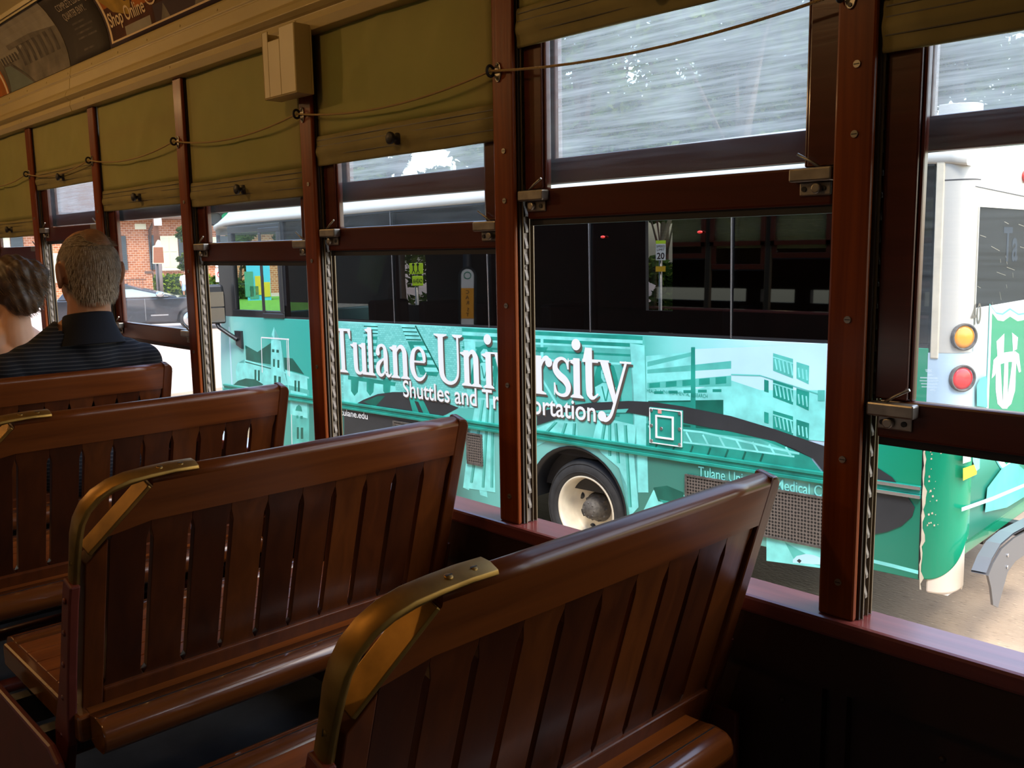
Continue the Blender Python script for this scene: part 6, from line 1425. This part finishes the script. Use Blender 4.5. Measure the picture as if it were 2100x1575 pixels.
# --- trees
def tree(px, dist, h, spread, label, seed, n=5200, leaf=.16, trunk=.22, mats=('leafA', 'leafB', 'leafC'), base=.22):
    rnd = random.Random(seed); t, p = facing('tree', px, dist, label, 'tree', 'trees beyond the bus', GZ + (.06 if px > 1000 else .085 if 400 < px < 700 else 0))
    tb = MB(); tb.tube([(0, 0, 0), (rnd.uniform(-.2, .2), 0, h * .25), (rnd.uniform(-.4, .4), rnd.uniform(-.3, .3), h * .55), (rnd.uniform(-.6, .6), 0, h * .85)], [trunk, trunk * .8, trunk * .5, .04], 10)
    bl = []
    for i in range(11):
        a = rnd.uniform(0, 2 * PI); rr = spread * rnd.uniform(.15, .75); z = h * rnd.uniform(base + .1, .92); c = (rr * math.cos(a), rr * math.sin(a), z); s_ = spread * rnd.uniform(.28, .5); bl.append((c, (s_, s_, s_ * .75)))
        tb.tube([(0, 0, z * .6), (c[0] * .6, c[1] * .6, z * .85), c], [trunk * .4, trunk * .22, .02], 6)
    tb.build('trunk', 'bark', t); leaf_mesh('foliage', bl, n, leaf, list(mats), t, seed); return t
tree(1510, 17.2, 8.0, 2.2, 'nearest leafy tree behind the bus, in the large hazy pane', 14, 9000, .13, .14)
tree(1190, 20.5, 10, 2.7, 'broad tree behind the bus, left part of the large hazy pane', 13, 8000, .15)
tree(820, 25.5, 10, 2.3, 'leafy tree behind the front half of the bus', 11, 8000, .17)
tree(1640, 27.5, 14, 4.2, 'tall tree at the right of the large hazy pane', 15, 11000, .24)
tree(1950, 20.5, 8.5, 2.6, 'lower tree behind the bus tail, in the right-hand pane', 16, 9000, .14)
tree(1050, 31, 15, 4.6, 'tall loose tree far behind the middle of the bus roof', 12, 11000, .26)
tree(1360, 39, 19, 5.5, 'tall tree standing well behind the bus, middle of the large hazy pane', 24, 13000, .22)
tree(1270, 51, 22, 6.0, 'tallest tree, farthest behind the bus, left part of the large hazy pane', 27, 9000, .22)
tree(1990, 33, 13, 4.0, 'tall tree far behind the bus tail', 28, 7000, .18)
tree(492, 48.5, 4.6, 1.25, 'green bushy tree on the lawn, left of the blue board', 17, 3000, .14, .1, base=-.05)
tree(600, 47, 5.2, 1.0, 'green bushy tree on the lawn, right of the blue board', 18, 2600, .14, .12, base=.15)
tree(383, 54.3, 4.2, .55, 'small dark tree against the house shutter', 19, 900, .12, .05)
tree(1362, 15.4, 3.5, .62, 'narrow dark bush right behind the speed limit sign, beyond the bus', 30, 2600, .10, .06, base=-.05)  # added bush, darkens the bright gap behind the sign
tree(905, 26, 4.4, 1.7, 'small dark tree seen dimly through the tinted bus glass', 21, 3000, .13, .1, base=.05)
# --- signs beyond and beside the bus
ah, _ = facing('warning_sign', 855, 15.0, 'fluorescent yellow-green AHEAD crossing sign seen through the tinted bus glass', 'sign'); q = LL(855, 15.0)
M['fluo'] = pm('fluorescent yellow green', (.62, .92, .02), .5)
a, z1 = q(839, 540); b_, z0 = q(868, 562); MB().box(a, b_, -.02, 0, z0, z1).build('symbol_plate', 'fluo', ah, bevel=.01)
fg_ = MB()
for c_ in (.30, .62):
    x_ = a + (b_ - a) * c_; h_ = z1 - z0
    fg_.box(x_ - .008, x_ + .008, -.024, -.02, z0 + h_ * .45, z0 + h_ * .8); fg_.prism([(x_, -.022, z0 + h_ * .5), (x_ - .03, -.022, z0 + h_ * .1), (x_ - .018, -.022, z0 + h_ * .1), (x_ + .008, -.022, z0 + h_ * .45)], (0, .002, 0)); fg_.prism([(x_, -.022, z0 + h_ * .5), (x_ + .03, -.022, z0 + h_ * .12), (x_ + .018, -.022, z0 + h_ * .12), (x_ - .008, -.022, z0 + h_ * .45)], (0, .002, 0)); fg_.disc((x_, -.02, z0 + h_ * .88), (0, -1, 0), .02, .004, 12)
fg_.build('figures', 'black', ah)
a2, z3 = q(845, 566); b2, z2 = q(868, 586); MB().box(a2, b2, -.02, 0, z2, z3).build('word_plate', 'fluo', ah, bevel=.01)
tx = MB(); add_text(tx, 'AHEAD', lambda x, y: (a2 + .012 + x, -.0225, z2 + (z3 - z2) * .28 + y), b2 - a2 - .024, (z3 - z2) * .45, 0, .01); tx.build('lettering', 'black', ah, fix=False)
MB().tube([((a + b_) / 2, .03, 0), ((a + b_) / 2, .03, z1)], .03, 8).build('post', 'steel', ah)
sp_, _ = facing('speed_sign', 1355, 12.5, 'white SPEED LIMIT 20 sign with a green top seen through the tinted bus glass', 'sign'); q = LL(1355, 12.5)
a, z1 = q(1345, 500); b_, z0 = q(1365, 534); MB().box(a, b_, -.02, 0, z0, z1).build('plate', 'white', sp_, bevel=.005)
_, z9 = q(1355, 493); MB().box(a, b_, -.02, 0, z1, z9).build('top_plate', 'fluo', sp_); _, z5 = q(1355, 546); _, z6 = q(1355, 557); MB().box(a, b_, -.02, 0, z6, z5).build('lower_plate', pm('amber plate', (.80, .45, .02), .5), sp_)
tx = MB(); hh_ = z1 - z0
add_text(tx, 'SPEED', lambda x, y: (a + .01 + x, -.0225, z0 + hh_ * .78 + y), b_ - a - .02, hh_ * .14, 0); add_text(tx, 'LIMIT', lambda x, y: (a + .015 + x, -.0225, z0 + hh_ * .58 + y), b_ - a - .03, hh_ * .14, 0); add_text(tx, '20', lambda x, y: (a + .015 + x, -.0225, z0 + hh_ * .10 + y), b_ - a - .03, hh_ * .38, 0, .015); tx.build('lettering', 'black', sp_, fix=False)
MB().tube([((a + b_) / 2, .03, 0), ((a + b_) / 2, .03, z9)], .025, 8).build('post', 'steel', sp_)
# CAR STOP marker: stands beside the track ahead and is seen mirrored in the bus glass
r_ = ray(957, 603); nn = _N; t_hit = BD / r_.dot(nn); Q = r_ * t_hit; dirv = r_ - nn * (2 * r_.dot(nn)); kk = (5.2 - 1.95) / (-dirv.x); SP = Q + dirv * kk
hgt = SP.z - GZ
cs_ = thing('stop_marker', (SP.x, SP.y, GZ), 'rounded white and orange CAR STOP marker on a pole, mirrored in the dark bus glass', 'sign', None, math.atan2(-dirv.x, dirv.y))
def capsule_poly(w_, h_, y): 
    r0 = w_ / 2; return [(r0 * math.cos(a), y, h_ / 2 - r0 + r0 * math.sin(a)) for a in [PI * i / 12 for i in range(13)]] + [(r0 * math.cos(a), y, -h_ / 2 + r0 + r0 * math.sin(a)) for a in [PI + PI * i / 12 for i in range(13)]]
def up(pts, z): return [(x, y, q_ + z) for x, y, q_ in pts]
MB().prism(up(capsule_poly(.24, .92, .02), hgt), (0, .05, 0)).build('backing', 'black', cs_); MB().prism(up(capsule_poly(.165, .86, .0), hgt), (0, .02, 0)).build('plate', 'white', cs_)
ob = MB(); ob.box(-.0825, .0825, -.004, 0, hgt - .22, hgt + .18); ob.build('orange_band', pm('marker orange', (.85, .36, .02), .5), cs_)
tx = MB()
for i, ch in enumerate('CAR'): add_text(tx, ch, (lambda i: lambda x, y: (-.022 + x, -.006, hgt + .105 - i * .07 + y))(i), None, .05, 0, .01)
for i, ch in enumerate('ST'): add_text(tx, ch, (lambda i: lambda x, y: (-.022 + x, -.006, hgt - .125 - i * .065 + y))(i), None, .048, 0, .01)
add_text(tx, 'RTA', lambda x, y: (-.04 + x, -.002, hgt - .36 + y), None, .032, 0, .01); tx.build('lettering', 'black', cs_, fix=False)
MB().lathe((0, -.001, hgt + .345), (0, -1, 0), [(0, .05), (.003, .05), (.003, .038), (0, .038)], 20).build('emblem', pm('emblem green', (.02, .28, .16), .5), cs_)
MB().tube([(0, .09, 0), (0, .09, hgt + .75)], .06, 12).build('pole', 'iron', cs_)

# lift everything so that the car floor is at zero
bpy.context.view_layer.update()
for o in list(sc.objects):
    if o.parent is None: o.location.z += EYE
